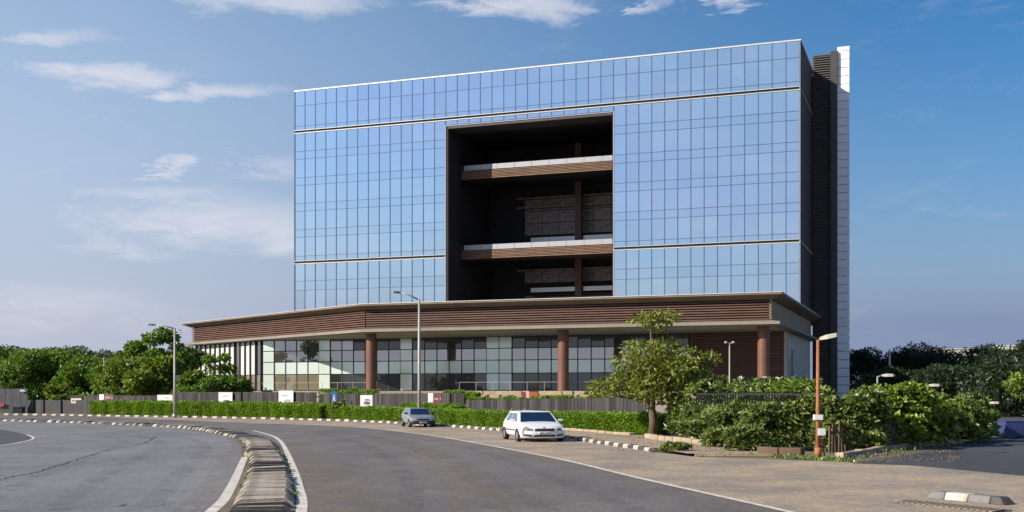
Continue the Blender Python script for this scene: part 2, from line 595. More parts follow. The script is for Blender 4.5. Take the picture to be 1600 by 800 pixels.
M['black_metal'] = mat('black_metal', (0.02, 0.02, 0.022), 0.5, 0.2, var=0.2)
M['white_board'] = mat('white_board', (0.70, 0.69, 0.70), 0.6, var=0.04)
M['maroon'] = mat('maroon_board', (0.13, 0.035, 0.05), 0.6, var=0.1)
M['print_pink'] = mat('pale_print', (0.62, 0.47, 0.47), 0.6, var=0.05)
M['print_dark'] = mat('dark_print', (0.06, 0.05, 0.055), 0.6, var=0.3, scale=6)
M['print_grey'] = mat('grey_print', (0.35, 0.33, 0.36), 0.6, var=0.3, scale=5)
M['cream'] = mat('cream_plate', (0.60, 0.54, 0.42), 0.6, var=0.05)
M['blue_sign'] = mat('blue_sign', (0.05, 0.16, 0.50), 0.5, var=0.05)
M['orange'] = mat('orange_board', (0.62, 0.14, 0.04), 0.6, var=0.12, scale=3)
M['red'] = mat('red_paint', (0.45, 0.05, 0.05), 0.6, var=0.1)
M['blue_box'] = mat('blue_painted_metal', (0.035, 0.05, 0.16), 0.6, var=0.15, scale=2)
M['grey_box'] = mat('grey_green_metal', (0.20, 0.23, 0.24), 0.6, var=0.15, scale=2)
M['bark'] = mat('bark', (0.16, 0.105, 0.065), 0.9, col2=(0.085, 0.06, 0.04), scale=3, stretch=(4, 4, 0.7), bump=0.6, bscale=8)
M['bark_dark'] = mat('bark_dark', (0.06, 0.05, 0.04), 0.9, var=0.3, scale=2)
M['picket'] = mat('brown_picket', (0.16, 0.10, 0.06), 0.9, col2=(0.09, 0.06, 0.04), scale=2, island=0.25)
M['far_wall'] = mat('far_cream_wall', (0.62, 0.56, 0.47), 0.85, var=0.08, scale=0.2)
M['far_glass'] = mat('far_window', (0.10, 0.11, 0.13), 0.3, var=0.1)
M['leaf_hedge'] = leaf_mat('hedge_leaves', (0.075, 0.15, 0.02), (0.26, 0.39, 0.05), 0.3)
M['leaf_left'] = leaf_mat('broad_tree_leaves', (0.032, 0.08, 0.014), (0.21, 0.31, 0.05), 0.3)
M['leaf_blue'] = leaf_mat('dark_tree_leaves', (0.03, 0.06, 0.022), (0.10, 0.15, 0.05), 0.25)
M['leaf_yellow'] = leaf_mat('yellow_green_leaves', (0.05, 0.095, 0.014), (0.24, 0.31, 0.05), 0.3)
M['leaf_olive'] = leaf_mat('olive_tree_leaves', (0.045, 0.075, 0.013), (0.32, 0.35, 0.06), 0.26)
M['leaf_shrub'] = leaf_mat('glossy_shrub_leaves', (0.026, 0.06, 0.012), (0.28, 0.34, 0.09), 0.2, 0.35)
M['leaf_bright'] = leaf_mat('bright_shrub_leaves', (0.032, 0.075, 0.012), (0.30, 0.40, 0.06), 0.26)
M['leaf_shade'] = leaf_mat('shaded_tree_leaves', (0.013, 0.028, 0.012), (0.04, 0.066, 0.024), 0.2)  # leaf colour darkened: carries the building's shade on the right-hand trees
M['litter'] = mat('dry_leaf', (0.24, 0.15, 0.06), 0.9, col2=(0.12, 0.08, 0.04), scale=3)
M['petal'] = mat('white_petal', (0.75, 0.72, 0.68), 0.7, var=0.05)
M['car_white'] = mat('white_car_paint', (0.74, 0.74, 0.75), 0.25, var=0.02, spec=0.6)
M['car_silver'] = mat('silver_car_paint', (0.40, 0.42, 0.46), 0.32, 0.55, var=0.04)
M['car_glass'] = glossy_glass('car_glass', (0.75, 0.82, 0.9), (0.015, 0.02, 0.035), 0.22, 0.02)
M['car_side_glass'] = glossy_glass('car_side_glass', (0.8, 0.85, 0.9), (0.10, 0.11, 0.12), 0.45, 0.02)
M['car_black'] = mat('black_plastic', (0.018, 0.018, 0.02), 0.55, var=0.2)
M['tyre'] = mat('tyre_rubber', (0.022, 0.021, 0.02), 0.85, var=0.2)
M['rim'] = mat('wheel_rim', (0.45, 0.44, 0.43), 0.4, 0.6, var=0.1)
M['headlight'] = mat('headlight_lens', (0.42, 0.42, 0.40), 0.12, 0.35, var=0.3, scale=9)
M['plate'] = mat('number_plate', (0.66, 0.66, 0.60), 0.5, var=0.05)

# ------------------------------------------------------------------ ground, roads
MB().add([(-2500, -400, -0.02), (2500, -400, -0.02), (2500, 5000, -0.02), (-2500, 5000, -0.02)], [(0, 1, 2, 3)]).build(
    'ground', M['ground'], kind='structure')

KERB = catmull([(6.1, 41.6), (5.57, 43.9), (4.33, 49.1), (3.03, 54.9), (0.2, 65.2), (-4.3, 75.9), (-11.2, 87.6), (-22.5, 98.4), (-39.3, 108.8), (-51.1, 114.5), (-75, 123), (-120, 134)], 0.62)
KN = normals(KERB)
MEDIAN = catmull([(-3.1, 4), (-3.3, 10), (-3.85, 16), (-4.55, 20.6), (-5.4, 25.5), (-7.3, 34.9), (-9.2, 42.9), (-11.7, 53.1), (-14.9, 61.9), (-20, 72.6), (-26.6, 80.3), (-33.5, 86.7), (-41, 92), (-58, 101), (-90, 112)], 0.1)

# whole paved area in two carriageways either side of the median
med_pts = [tuple(p) for p in MEDIAN[::10]]
kerb_pts = [tuple(p) for p in KERB[::2]]
near_road = sheet([(-3.1, -60)] + med_pts + [tuple(MEDIAN[-1]), (-120, 134)] + list(reversed(kerb_pts)) + [(7.5, 36), (12, 20), (14, -60)], 0.004)
right_way = near_road.build('right_carriageway', M['asphalt_b'], kind='structure')
left_way = sheet([(-3.1, -60)] + med_pts + [tuple(MEDIAN[-1]), (-160, 110), (-160, -60)], 0.008).build('left_carriageway', M['asphalt_a'], kind='structure')

edge_r = catmull([(9.2, 4), (7.9, 10), (6.55, 16)] + [gp(*p) for p in ((1230, 800), (1000, 748), (860, 715), (700, 685), (620, 674), (560, 668), (480, 664), (380, 661))], 0.4)
# dusty shoulder between the white edge line and the kerb
sh = [tuple(p) for p in edge_r[::3]]
shoulder = sheet(sh + [tuple(p) for p in reversed(KERB[:int(len(KERB) * 0.52):2])] + [(6.6, 40.6), (10.4, 38.2), (16.5, 31.5), (30, 25), (40, 4)], 0.012)
shoulder.build('dusty_shoulder', M['dust'], kind='structure')
strip(edge_r, 0.16, 0.018, 0.2).build('edge_line', M['line'], right_way)
strip(catmull([(-2.2, 5), (-2.5, 12)] + [gp(*p) for p in ((471, 800), (467, 760), (456, 725), (440, 692), (424, 681), (395, 673))], 0.4), 0.24, 0.014, 0.16).build('edge_line', M['line'], right_way)
strip(catmull([(-4.3, 5), (-4.7, 13)] + [gp(*p) for p in ((330, 800), (360, 764), (381, 718), (393, 696), (388, 686), (372, 680), (318, 671.5), (240, 667))], 0.4), 0.26, 0.014, 0.16).build('edge_line', M['line'], left_way)
# dark island of newer asphalt with a white edge, far left
isl = catmull([gp(-120, 668), gp(-40, 669), gp(10, 673), gp(42, 680), gp(52, 686), gp(30, 692), gp(0, 697), gp(-80, 708)], 0.6)
sheet([tuple(p) for p in isl], 0.016).build('asphalt_island', M['asphalt_dark'], left_way)
strip(isl[len(isl) // 2:], 0.14, 0.021).build('island_edge_line', M['line'], left_way)


def seam(pts, w, parent):
    p = catmull(pts, 0.22)
    ns = normals(p)
    q = [a + n * rng.uniform(-0.09, 0.09) for a, n in zip(p, ns)]
    mb = MB()
    for a, n in zip(q, ns):
        ww = w * rng.uniform(0.1, 1.1) / 2
        mb.v += [(a.x - n.x * ww, a.y - n.y * ww, 0.0165), (a.x + n.x * ww, a.y + n.y * ww, 0.0165)]
    mb.f = [(2 * i, 2 * i + 1, 2 * i + 3, 2 * i + 2) for i in range(len(q) - 1)]
    mb.build('crack', M['tar'], parent)


seam([gp(-60, 762), gp(0, 750), gp(60, 737), gp(110, 722), gp(160, 706), gp(222, 694), gp(243, 682)], 0.07, left_way)
seam([gp(-10, 697.5), gp(100, 695.5), gp(222, 694)], 0.06, left_way)
seam([gp(-20, 799), gp(90, 797), gp(180, 792), gp(200, 788)], 0.05, left_way)
seam([gp(228, 794), gp(262, 787), gp(282, 786)], 0.04, left_way)
seam([gp(0, 716), gp(120, 715), gp(230, 718), gp(350, 716)], 0.05, left_way)
seam([gp(-10, 676), gp(120, 673), gp(250, 676)], 0.06, left_way)
seam([gp(60, 770), gp(200, 764), gp(300, 770)], 0.03, left_way)
seam([gp(520, 720), gp(600, 735), gp(760, 728), gp(840, 736)], 0.03, right_way)
seam([gp(640, 700), gp(700, 697), gp(790, 701)], 0.05, right_way)
seam([gp(880, 699), gp(960, 704), gp(1010, 706)], 0.05, right_way)

M['dust_film'] = mat('blown_dust', (0.33, 0.265, 0.185), 0.95, col2=(0.24, 0.19, 0.13), scale=1.2)
_n, _l = M['dust_film'].node_tree.nodes, M['dust_film'].node_tree.links
_tc, _nz, _mr = _n.new('ShaderNodeTexCoord'), _n.new('ShaderNodeTexNoise'), _n.new('ShaderNodeMapRange')
_nz.inputs['Scale'].default_value = 0.8
_nz.inputs['Detail'].default_value = 10
_nz.inputs['Roughness'].default_value = 0.7
_l.new(_tc.outputs['Object'], _nz.inputs['Vector'])
_mr.inputs['From Min'].default_value = 0.38
_mr.inputs['From Max'].default_value = 0.85
_mr.inputs['To Max'].default_value = 0.6
_l.new(_nz.outputs['Fac'], _mr.inputs['Value'])
_l.new(_mr.outputs[0], _n['Principled BSDF'].inputs['Alpha'])


M['tyre_film'] = M['dust_film'].copy()
M['tyre_film'].name = 'tyre_polished_track'
for _x in M['tyre_film'].node_tree.nodes:
    if _x.type == 'MIX':
        _x.inputs[6].default_value = (0.055, 0.052, 0.055, 1)
        _x.inputs[7].default_value = (0.075, 0.07, 0.07, 1)
    if _x.type == 'MAP_RANGE' and abs(_x.inputs['To Max'].default_value - .6) < .01:
        _x.inputs['From Min'].default_value = 0.4
        _x.inputs['To Max'].default_value = 0.3


def tyre_track(pts, w, z, parent):
    strip(catmull(pts, 0.5), w, z).build('tyre_track', M['tyre_film'], parent)


def dust_band(pts, w, z, parent, w_end=None):
    strip(catmull(pts, 0.5), w, z, w_end).build('dust_band', M['dust_film'], parent)


dust_band([gp(320, 800), gp(350, 764), gp(373, 720), gp(386, 698), gp(380, 688), gp(365, 682), gp(310, 673)], 1.3, 0.0125, left_way)
dust_band([gp(500, 800), gp(488, 760), gp(470, 725), gp(452, 692)], 1.5, 0.0125, right_way)
dust_band([gp(560, 800), gp(530, 760), gp(500, 720)], 2.2, 0.0095, right_way, 1.2)
dust_band([gp(1200, 800), gp(980, 748), gp(840, 715), gp(690, 686), gp(600, 674)], 0.9, 0.0155, right_way)
dust_band([gp(760, 800), gp(720, 745), gp(660, 705), gp(600, 688)], 1.4, 0.0095, right_way)

for dx in (0, 1.7):
    tyre_track([(x + dx, y) for x, y in ((-.6, 8), gp(640, 800), gp(640, 750), gp(600, 712), gp(545, 688), gp(480, 676), gp(380, 668.5))], .55, .0088, right_way)
    tyre_track([(x + dx, y) for x, y in (gp(860, 800), gp(770, 750), gp(700, 712), gp(640, 694), gp(560, 678))], .5, .0084, right_way)
    tyre_track([(x + dx, y) for x, y in ((-7.6, 8), gp(200, 800), gp(270, 750), gp(310, 715), gp(320, 695), gp(280, 683), gp(200, 674), gp(60, 667))], .55, .0105, left_way)
    tyre_track([(x + dx, y) for x, y in (gp(-60, 800), gp(60, 745), gp(150, 712), gp(190, 695), gp(180, 685), gp(100, 676))], .55, .0105, left_way)

# ------------------------------------------------------------------ kerbs (painted blocks)
kerb_root = empty('kerb')
tag(kerb_root, kind='structure')


def kerb_mesh(name, L, m):
    mb = MB()
    prof = [(-0.13, 0.0), (0.14, 0.0), (0.14, 0.12), (0.10, 0.17), (-0.09, 0.17), (-0.13, 0.13)]   # +y is the roadside away
    n = len(prof)
    mb.v = [(-L / 2, y, z) for y, z in prof] + [(L / 2, y, z) for y, z in prof]
    mb.f = [tuple(range(n)), tuple(range(2 * n - 1, n - 1, -1))] + [(i, n + i, n + (i + 1) % n, (i + 1) % n) for i in range(n)]
    return mb.mesh(name, m)


kw, kb = kerb_mesh('kerb_block', 0.57, M['kerb_white']), kerb_mesh('kerb_block', 0.57, M['kerb_black'])
for i in range(4, len(KERB) - 1):
    p, q = KERB[i], KERB[i + 1]
    mid = (p + q) / 2
    inst('kerb_block', kw if i % 2 else kb, kerb_root, (mid.x, mid.y, -0.01 + rng.uniform(-0.02, 0.015)),
         (rng.uniform(-.03, .03), rng.uniform(-.03, .03), math.atan2(q.y - p.y, q.x - p.x) + rng.uniform(-.04, .04)))

# pavement behind the kerb
inner = [p - n * 0.10 for p, n in zip(KERB, KN)]
back = [p - n * (-1) * 0 for p, n in zip(KERB, KN)]
side = 1 if (KERB[20] + KN[20]).x > KERB[20].x else -1
K_OUT = [n * side for n in KN]                      # pointing away from the road
pav = [tuple(p + n * 0.12) for p, n in zip(KERB[::2], K_OUT[::2])]
pav_back = []
for i, (p, n) in enumerate(zip(KERB[::2], K_OUT[::2])):
    w = 5.0 if i < 14 else 3.4
    pav_back.append(tuple(p + n * w))
pavement = sheet(pav + list(reversed(pav_back)) + [(8.9, 50.5), (9.6, 45.6), (10.1, 41.3), (6.2, 41.3)], 0.10)
pavement.build('pavement', M['pavement'], kind='structure')
# thin pavement edge towards the viewer
MB().bar((6.5, 41.25), (10.2, 41.25), 0.14, 0, 0.105).build('pavement_edge', M['stone'], bpy.data.objects['pavement'])

# raised concrete median made of blocks laid across
med_root = empty('road_median')
tag(med_root, kind='structure')


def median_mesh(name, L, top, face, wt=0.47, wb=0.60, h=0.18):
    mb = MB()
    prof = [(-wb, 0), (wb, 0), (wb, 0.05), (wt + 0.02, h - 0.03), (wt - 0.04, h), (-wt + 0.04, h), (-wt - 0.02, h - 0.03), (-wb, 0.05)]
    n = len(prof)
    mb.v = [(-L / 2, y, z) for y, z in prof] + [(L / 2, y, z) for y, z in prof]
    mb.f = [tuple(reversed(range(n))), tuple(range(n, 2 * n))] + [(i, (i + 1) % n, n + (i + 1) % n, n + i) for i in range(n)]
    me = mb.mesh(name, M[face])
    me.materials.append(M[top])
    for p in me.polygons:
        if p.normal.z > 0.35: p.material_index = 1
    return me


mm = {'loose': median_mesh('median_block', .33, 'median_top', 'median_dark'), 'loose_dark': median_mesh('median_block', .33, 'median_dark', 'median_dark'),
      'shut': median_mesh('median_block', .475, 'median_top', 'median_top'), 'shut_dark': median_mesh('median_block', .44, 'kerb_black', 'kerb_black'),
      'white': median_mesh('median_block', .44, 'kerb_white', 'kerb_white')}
s, cnt = 1.0, 0
while True:
    # runs of spaced blocks and of closely laid ones, as the photograph shows
    far = s > 50
    loose = (s < 19.6) or (27.0 < s < 34.5) or (39 < s < 42)
    pitch = 0.78 if loose else 0.49
    if far: pitch = 0.52
    k = int(s / 0.1)
    if k + 3 >= len(MEDIAN) or cnt > 285:
        break
    p, q = MEDIAN[k], MEDIAN[k + 2]
    if far: key = rng.choice(('shut_dark', 'shut_dark', 'white')) if s < 62 else ('shut_dark' if cnt % 2 else ('white' if rng.random() < .4 else ('shut' if rng.random() < .7 else 'shut_dark')))
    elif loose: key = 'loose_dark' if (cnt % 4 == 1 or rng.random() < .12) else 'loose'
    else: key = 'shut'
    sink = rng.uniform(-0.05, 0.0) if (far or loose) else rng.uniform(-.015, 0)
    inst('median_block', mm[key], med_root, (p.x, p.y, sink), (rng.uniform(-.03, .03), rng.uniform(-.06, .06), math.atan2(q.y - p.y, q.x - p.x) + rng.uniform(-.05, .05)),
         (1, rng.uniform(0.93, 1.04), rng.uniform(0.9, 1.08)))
    s += pitch
    cnt += 1
# dirt gathered along the median
dirt = strip(MEDIAN[:900:2], 1.55, 0.0115)
for j in range(len(dirt.v)):
    x, y, z = dirt.v[j]
    dirt.v[j] = (x + rng.uniform(-.06, .06), y, z)
dirt.build('median_dirt', M['gravel'], med_root)

# ------------------------------------------------------------------ the office building
X0, D0, ROT = 25.0, 112.0, R(-20.13)
CB, SB = math.cos(ROT), -math.sin(ROT)              # local x to the right along the front, local y back


def lxp(px, ly):
    k = (px - 800) / F_PIX
    return (k * (D0 + CB * ly) - X0 - SB * ly) / (CB + k * SB)


bld = empty('office_building', (X0, D0, 0), ROT)
tag(bld, 'blue mirror-glass office block with a dark terrace void above a brown slatted podium', 'office building')

TY, TL, TD = 25.1, -67.5, 60.0                      # tower front plane, left end, back
PITCH = 67.5 / 42
VL, VR = TL + 14 * PITCH, TL + 28 * PITCH            # void sides
VT = 36.8                                           # void head
tower = MB()
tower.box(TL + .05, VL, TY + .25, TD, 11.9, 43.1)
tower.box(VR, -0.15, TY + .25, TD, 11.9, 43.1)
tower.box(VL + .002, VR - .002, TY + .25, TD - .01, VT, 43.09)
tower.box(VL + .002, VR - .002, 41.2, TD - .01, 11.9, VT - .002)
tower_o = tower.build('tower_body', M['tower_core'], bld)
roof_trim = MB()
roof_trim.box(TL - .05, .12, TY - .08, TY + .3, 43.3, 43.46)
roof_trim.box(-.2, .12, TY + .302, TD, 43.3, 43.46)
roof_trim.build('parapet_cap', M['trim'], bld)

# curtain wall
cw = MB()
cw.box(TL + .02, -.02, TY + .12, TY + .24, 36.9, 43.3).box(TL + .02, VL - .02, TY + .12, TY + .24, 11.9, 36.895).box(VR + .02, -.02, TY + .12, TY + .24, 11.9, 36.895)
wall_o = cw.build('curtain_wall', M['mullion'], bld)
rows_top = [(41.35, 43.3), (38.55, 41.35), (37.98, 38.55)]
rows_mid = [(35.1, 37.55), (34.05, 35.1), (31.5, 34.05), (30.45, 31.5), (27.98, 30.45), (26.92, 27.98), (24.4, 26.92), (23.38, 24.4), (20.8, 23.38), (20.15, 20.8)]
rows_low = [(17.4, 19.72), (16.12, 17.4), (11.95, 16.12)]
cells = []
for c in range(42):
    solid = not (14 <= c < 28)
    for r0, r1 in rows_top: cells.append((c, r0, r1))
    if solid:
        for r0, r1 in rows_mid + rows_low: cells.append((c, r0, r1))
    else:
        cells.append((c, 36.95, 37.55))
cells.sort(key=lambda q: -(q[2] - q[1]) * (1 + q[0] * 0.001))
panel_mesh = {}
rest = MB()
for n, (c, r0, r1) in enumerate(cells):
    x = TL + (c + .5) * PITCH
    h = r1 - r0
    hw, hh = PITCH / 2 - .035, h / 2 - .03
    if n < 300:
        if h not in panel_mesh:
            panel_mesh[h] = MB().box(-hw, hw, -.05, .05, -hh, hh).mesh('glass_panel', M['glass_tower'] if h > 1.4 else M['glass_spandrel'])
        inst('glass_panel', panel_mesh[h], wall_o, (x, TY + .06, (r0 + r1) / 2), (rng.gauss(0, .0022), 0, rng.gauss(0, .0022)))
    else:
        t = rng.gauss(0, .0022)
        rest.add([(x - hw, TY + .01, r0 + .03), (x + hw, TY + .01, r0 + .03), (x + hw, TY + .01 + t, r1 - .03), (x - hw, TY + .01 + t, r1 - .03),
                  (x - hw, TY + .11, r0 + .03), (x + hw, TY + .11, r0 + .03), (x + hw, TY + .11, r1 - .03), (x - hw, TY + .11, r1 - .03)],
                 [(0, 1, 2, 3), (4, 7, 6, 5), (0, 4, 5, 1), (1, 5, 6, 2), (2, 6, 7, 3), (3, 7, 4, 0)])
tag(rest.build('spandrel_glass', M['glass_spandrel'], wall_o), kind='stuff')
# mullions
mul = {}
for z0, z1, key in ((37.98, 43.3, 't'), (20.15, 37.55, 'm'), (11.95, 19.72, 'l'), (36.95, 37.55, 'v')):
    mul[key] = (MB().box(-.048, .048, -.05, .1, 0, z1 - z0).mesh('mullion', M['mullion']), z0)
for c in range(43):
    x = TL + c * PITCH
    keys = ['t'] + (['m', 'l'] if (c <= 14 or c >= 28) else ['v'])
    for k in keys:
        xx = min(max(x, TL + .06), -.06)
        if k in 'ml' and c == 14: xx -= .06
        if k in 'ml' and c == 28: xx += .06
        inst('mullion', mul[k][0], wall_o, (xx, TY, mul[k][1]))
zlines = sorted({r[0] for r in rows_top[:2]} | {r[0] for r in rows_mid[:-1]} | {r[0] for r in rows_low[:-1]})
for z in zlines:
    spans = [(TL + .1, -.1)] if z > 37 else [(TL + .1, VL - .1), (VR + .1, -.1)]
    for a, b in spans:
        MB().box(a, b, TY - .03, TY + .1, z - .028, z + .028).build('transom', M['mullion'], wall_o)
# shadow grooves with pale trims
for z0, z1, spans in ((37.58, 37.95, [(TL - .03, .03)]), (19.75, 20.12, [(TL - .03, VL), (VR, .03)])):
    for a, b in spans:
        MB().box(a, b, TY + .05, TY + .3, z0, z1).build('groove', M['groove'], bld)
        MB().box(a, b, TY - .12, TY + .12, z0 - .045, z0 + .045).build('groove_trim', M['trim'], bld)
        MB().box(a, b, TY - .12, TY + .12, z1 - .03, z1 + .03).build('groove_trim', M['trim'], bld)
MB().box(-.07, .03, TY - .05, TY + .12, 11.95, 43.28).build('corner_trim', M['parapet'], bld)
MB().box(TL - .05, TL + .05, TY - .07, TY + .12, 11.95, 43.28).build('corner_trim', M['mullion'], bld)

# side of the tower: plum cladding panels with two sloping-in-view trims
zs = [11.95, 14.2, 16.5, 19.7]
for z0, z1 in [(11.95, 14.2), (14.25, 16.5), (16.55, 19.7), (20.15, 23.3), (23.35, 26.9), (26.95, 30.4), (30.45, 34.0), (34.05, 37.5), (38.0, 40.6), (40.65, 43.25)]:
    MB().box(-.14, -.02, TY + .3, 38.9, z0, z1).build('side_panel', M['side_panel'], bld)
for z in (19.92, 37.76):
    MB().box(-.13, .05, TY + .13, 38.9, z - .16, z + .1).build('side_trim', M['cladding_side'], bld)

# the void: dark jambs, head, two terraces, back wall
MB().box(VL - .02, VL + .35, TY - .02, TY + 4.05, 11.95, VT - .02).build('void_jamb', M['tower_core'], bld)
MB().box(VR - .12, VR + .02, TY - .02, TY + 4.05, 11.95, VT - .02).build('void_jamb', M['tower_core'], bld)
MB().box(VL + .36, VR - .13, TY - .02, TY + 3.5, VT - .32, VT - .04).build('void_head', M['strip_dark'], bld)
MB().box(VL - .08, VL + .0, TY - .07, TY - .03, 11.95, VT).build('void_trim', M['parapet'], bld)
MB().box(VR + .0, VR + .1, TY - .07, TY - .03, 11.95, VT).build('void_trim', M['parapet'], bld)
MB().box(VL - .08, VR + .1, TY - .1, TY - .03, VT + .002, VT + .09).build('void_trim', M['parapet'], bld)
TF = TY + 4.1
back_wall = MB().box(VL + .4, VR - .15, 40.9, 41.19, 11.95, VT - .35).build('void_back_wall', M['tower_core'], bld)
perf_pan = MB().box(-1.22, 1.22, -.06, .06, -.8, .8).mesh('perforated_panel', M['perf'])
for zc in (13.4, 15.0, 18.4, 21.9, 25.1, 26.8, 28.5, 33.2):
    for j in range(7):
        xx = -38.4 + j * 2.5
        if xx > VR - 1.6: continue
        inst('perforated_panel', perf_pan, back_wall, (xx, 40.8, zc), (rng.uniform(-.05, .05), 0, 0))
for za, zb in ((16.15, 16.75), (23.1, 23.75)):
    for x0, x1 in ((-38.2, -31.7), (-30.6, VR - .3)):
        MB().box(x0, x1, 39.2, 39.32, za, zb).build('inner_balustrade', M['trim'], bld)
        MB().box(x0, x1, 39.35, 40.85, za - .5, za - .25).build('inner_slab', M['tower_core'], bld)
MB().box(-31.6, -30.7, 38.6, 39.4, 11.95, VT - .4).build('void_pier', M['wood_pier'], bld)
MB().box(-40.6, VR - .3, 39.9, 40.2, 33.9, 34.25).build('window_head', M['perf'], bld)
for zb_ in (14.3, 19.2, 22.6, 28.0, 29.3, 33.0):
    MB().box(-40.6, VR - .3, 39.9, 40.6, zb_, zb_ + .22).build('inner_beam', M['perf'], bld)
MB().box(-40.6, -40.35, 40.0, 40.2, 30.9, 33.89).build('window_jamb', M['strip_dark'], bld)
for zt in (31.7, 21.1):
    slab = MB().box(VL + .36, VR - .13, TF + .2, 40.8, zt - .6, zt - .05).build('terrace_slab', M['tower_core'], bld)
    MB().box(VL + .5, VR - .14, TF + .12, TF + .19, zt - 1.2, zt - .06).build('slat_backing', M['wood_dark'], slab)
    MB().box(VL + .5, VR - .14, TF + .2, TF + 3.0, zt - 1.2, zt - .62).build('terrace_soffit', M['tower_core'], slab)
    for j in range(6):
        zz = zt - 1.16 + j * .19
        MB().box(VL + .5, VR - .14, TF - .08, TF + .11, zz, zz + .11).build('slat', M['wood_light'], slab)
    pw = (VR - VL - 1.1) / 9
    pm = MB().box(0, pw - .04, 0, .07, 0, .66).mesh('parapet_panel', M['parapet'])
    for j in range(9):
        inst('parapet_panel', pm, slab, (VL + .9 + j * pw, TF - .02, zt + .005))
    MB().box(VL + .36, VL + .85, TF + .0, TF + .3, zt - .04, zt + .62).build('parapet_end', M['black_metal'], slab)

# service core to the right: louvres, charcoal strip, white fin of panels
CY, CTOP = 38.95, 45.6
core = MB().box(.02, 2.85, CY + .3, TD, 0, CTOP - .3).build('service_core', M['strip_dark'], bld)
lv = MB()
z = 1.2
while z < CTOP - .15:
    lv.add([(.04, CY + .02, z), (2.3, CY + .02, z), (2.3, CY + .22, z + .16), (.04, CY + .22, z + .16), (.04, CY + .04, z + .04), (2.3, CY + .04, z + .04), (2.3, CY + .26, z + .2), (.04, CY + .26, z + .2)],
           [(0, 3, 2, 1), (4, 5, 6, 7), (0, 1, 5, 4), (1, 2, 6, 5), (2, 3, 7, 6), (3, 0, 4, 7)])
    z += .3
tag(lv.build('louvre_blades', M['louvre'], core), kind='stuff')
MB().box(2.3, 3.1, CY - .3, CY + .7, 0, CTOP - .02).build('core_strip', M['strip_dark'], core)
z = 0.02
fm = MB().box(3.12, 4.58, CY + .1, CY + .4, 0, .99).mesh('fin_panel', M['fin'])
while z < CTOP - .5:
    inst('fin_panel', fm, core, (0, rng.uniform(-.008, .008), z))
    z += 1.06
MB().box(3.11, 4.6, CY + .09, CY + .42, z, z + .5).build('fin_cap', M['fin'], core)

# podium
PA, PB, PC, PE = (0, 0), (-43.6, 0), (-82.2, 22.6), (-72.5, 40)
front = [(0, 38.5), PA, PB, PC, PE]


def offset(path, o):
    out = []
    n = len(path)
    for i in range(n):
        ds = []
        if i > 0: ds.append((Vector(path[i]) - Vector(path[i - 1])).normalized())
        if i < n - 1: ds.append((Vector(path[i + 1]) - Vector(path[i])).normalized())
        ns = [Vector((d.y, -d.x)) * -1 for d in ds]     # outward for this winding
        if len(ns) == 1: m = ns[0] * o
        else:
            b = (ns[0] + ns[1]).normalized()
            m = b * (o / max(0.35, b.dot(ns[0])))
        out.append((path[i][0] + m.x, path[i][1] + m.y))
    return out


if offset(front, 1.0)[1][1] > 0:
    _off = offset
    def offset(path, o): return _off(path, -o)


def wedge(name, o_out, z_lip0, z_lip1, o_in, z_in0, z_in1, m, m_parent):
    """ring of trim round the podium: a thin lip outside, thicker against the wall"""
    a, b = offset(front, o_out), offset(front, o_in)
    mb = MB()
    for p, q in zip(a, b):
        mb.v += [(p[0], p[1], z_lip0), (p[0], p[1], z_lip1), (q[0], q[1], z_in1), (q[0], q[1], z_in0)]
    for i in range(len(a) - 1):
        for k in range(4):
            k2 = (k + 1) % 4
            mb.f.append((4 * i + k, 4 * i + k2, 4 * i + 4 + k2, 4 * i + 4 + k))
    mb.f += [(3, 2, 1, 0), tuple(4 * (len(a) - 1) + k for k in range(4))]
    return mb.build(name, m, m_parent)


pod = MB().prism(list(reversed(offset(front, -.12))), 9.1, 11.35).build('podium_fascia', M['wood_dark'], bld)
MB().prism(list(reversed(offset(front, .2))), 11.36, 11.7).build('podium_roof', M['canopy'], bld)
wedge('roof_overhang', 1.15, 11.62, 11.8, .12, 11.2, 11.82, M['roof_soffit'], bld)
lip = offset(front, 1.19)
for i in range(3):
    MB().bar(lip[i], lip[i + 1], .06, 11.78, 11.84).build('roof_edge', M['trim'], bld)
wedge('canopy', .95, 8.78, 9.04, .02, 8.7, 9.22, M['canopy'], bld)
MB().prism(list(reversed(offset(front, .0))), 8.7, 9.09).build('canopy_soffit', M['soffit'], bld)
# horizontal slats on the two front faces
for pa, pb in ((PA, PB), (PB, PC)):
    va, vb = Vector(pa), Vector(pb)
    d = (vb - va).normalized()
    nn = Vector((d.y, -d.x))
    if nn.y > 0: nn = -nn
    for j in range(8):
        z0 = 9.26 + j * .245
        MB().bar(va + nn * .05 + d * .02, vb + nn * .05 - d * .02, .24, z0, z0 + .125).build('slat', M['wood'], pod)
MB().box(-.12, .0, .12, 37.5, 9.24, 11.2).build('side_cladding', M['cladding_side'], bld)
MB().box(-.16, .04, -.12, .1, 9.24, 11.2).build('corner_post', M['cladding_side'], bld)

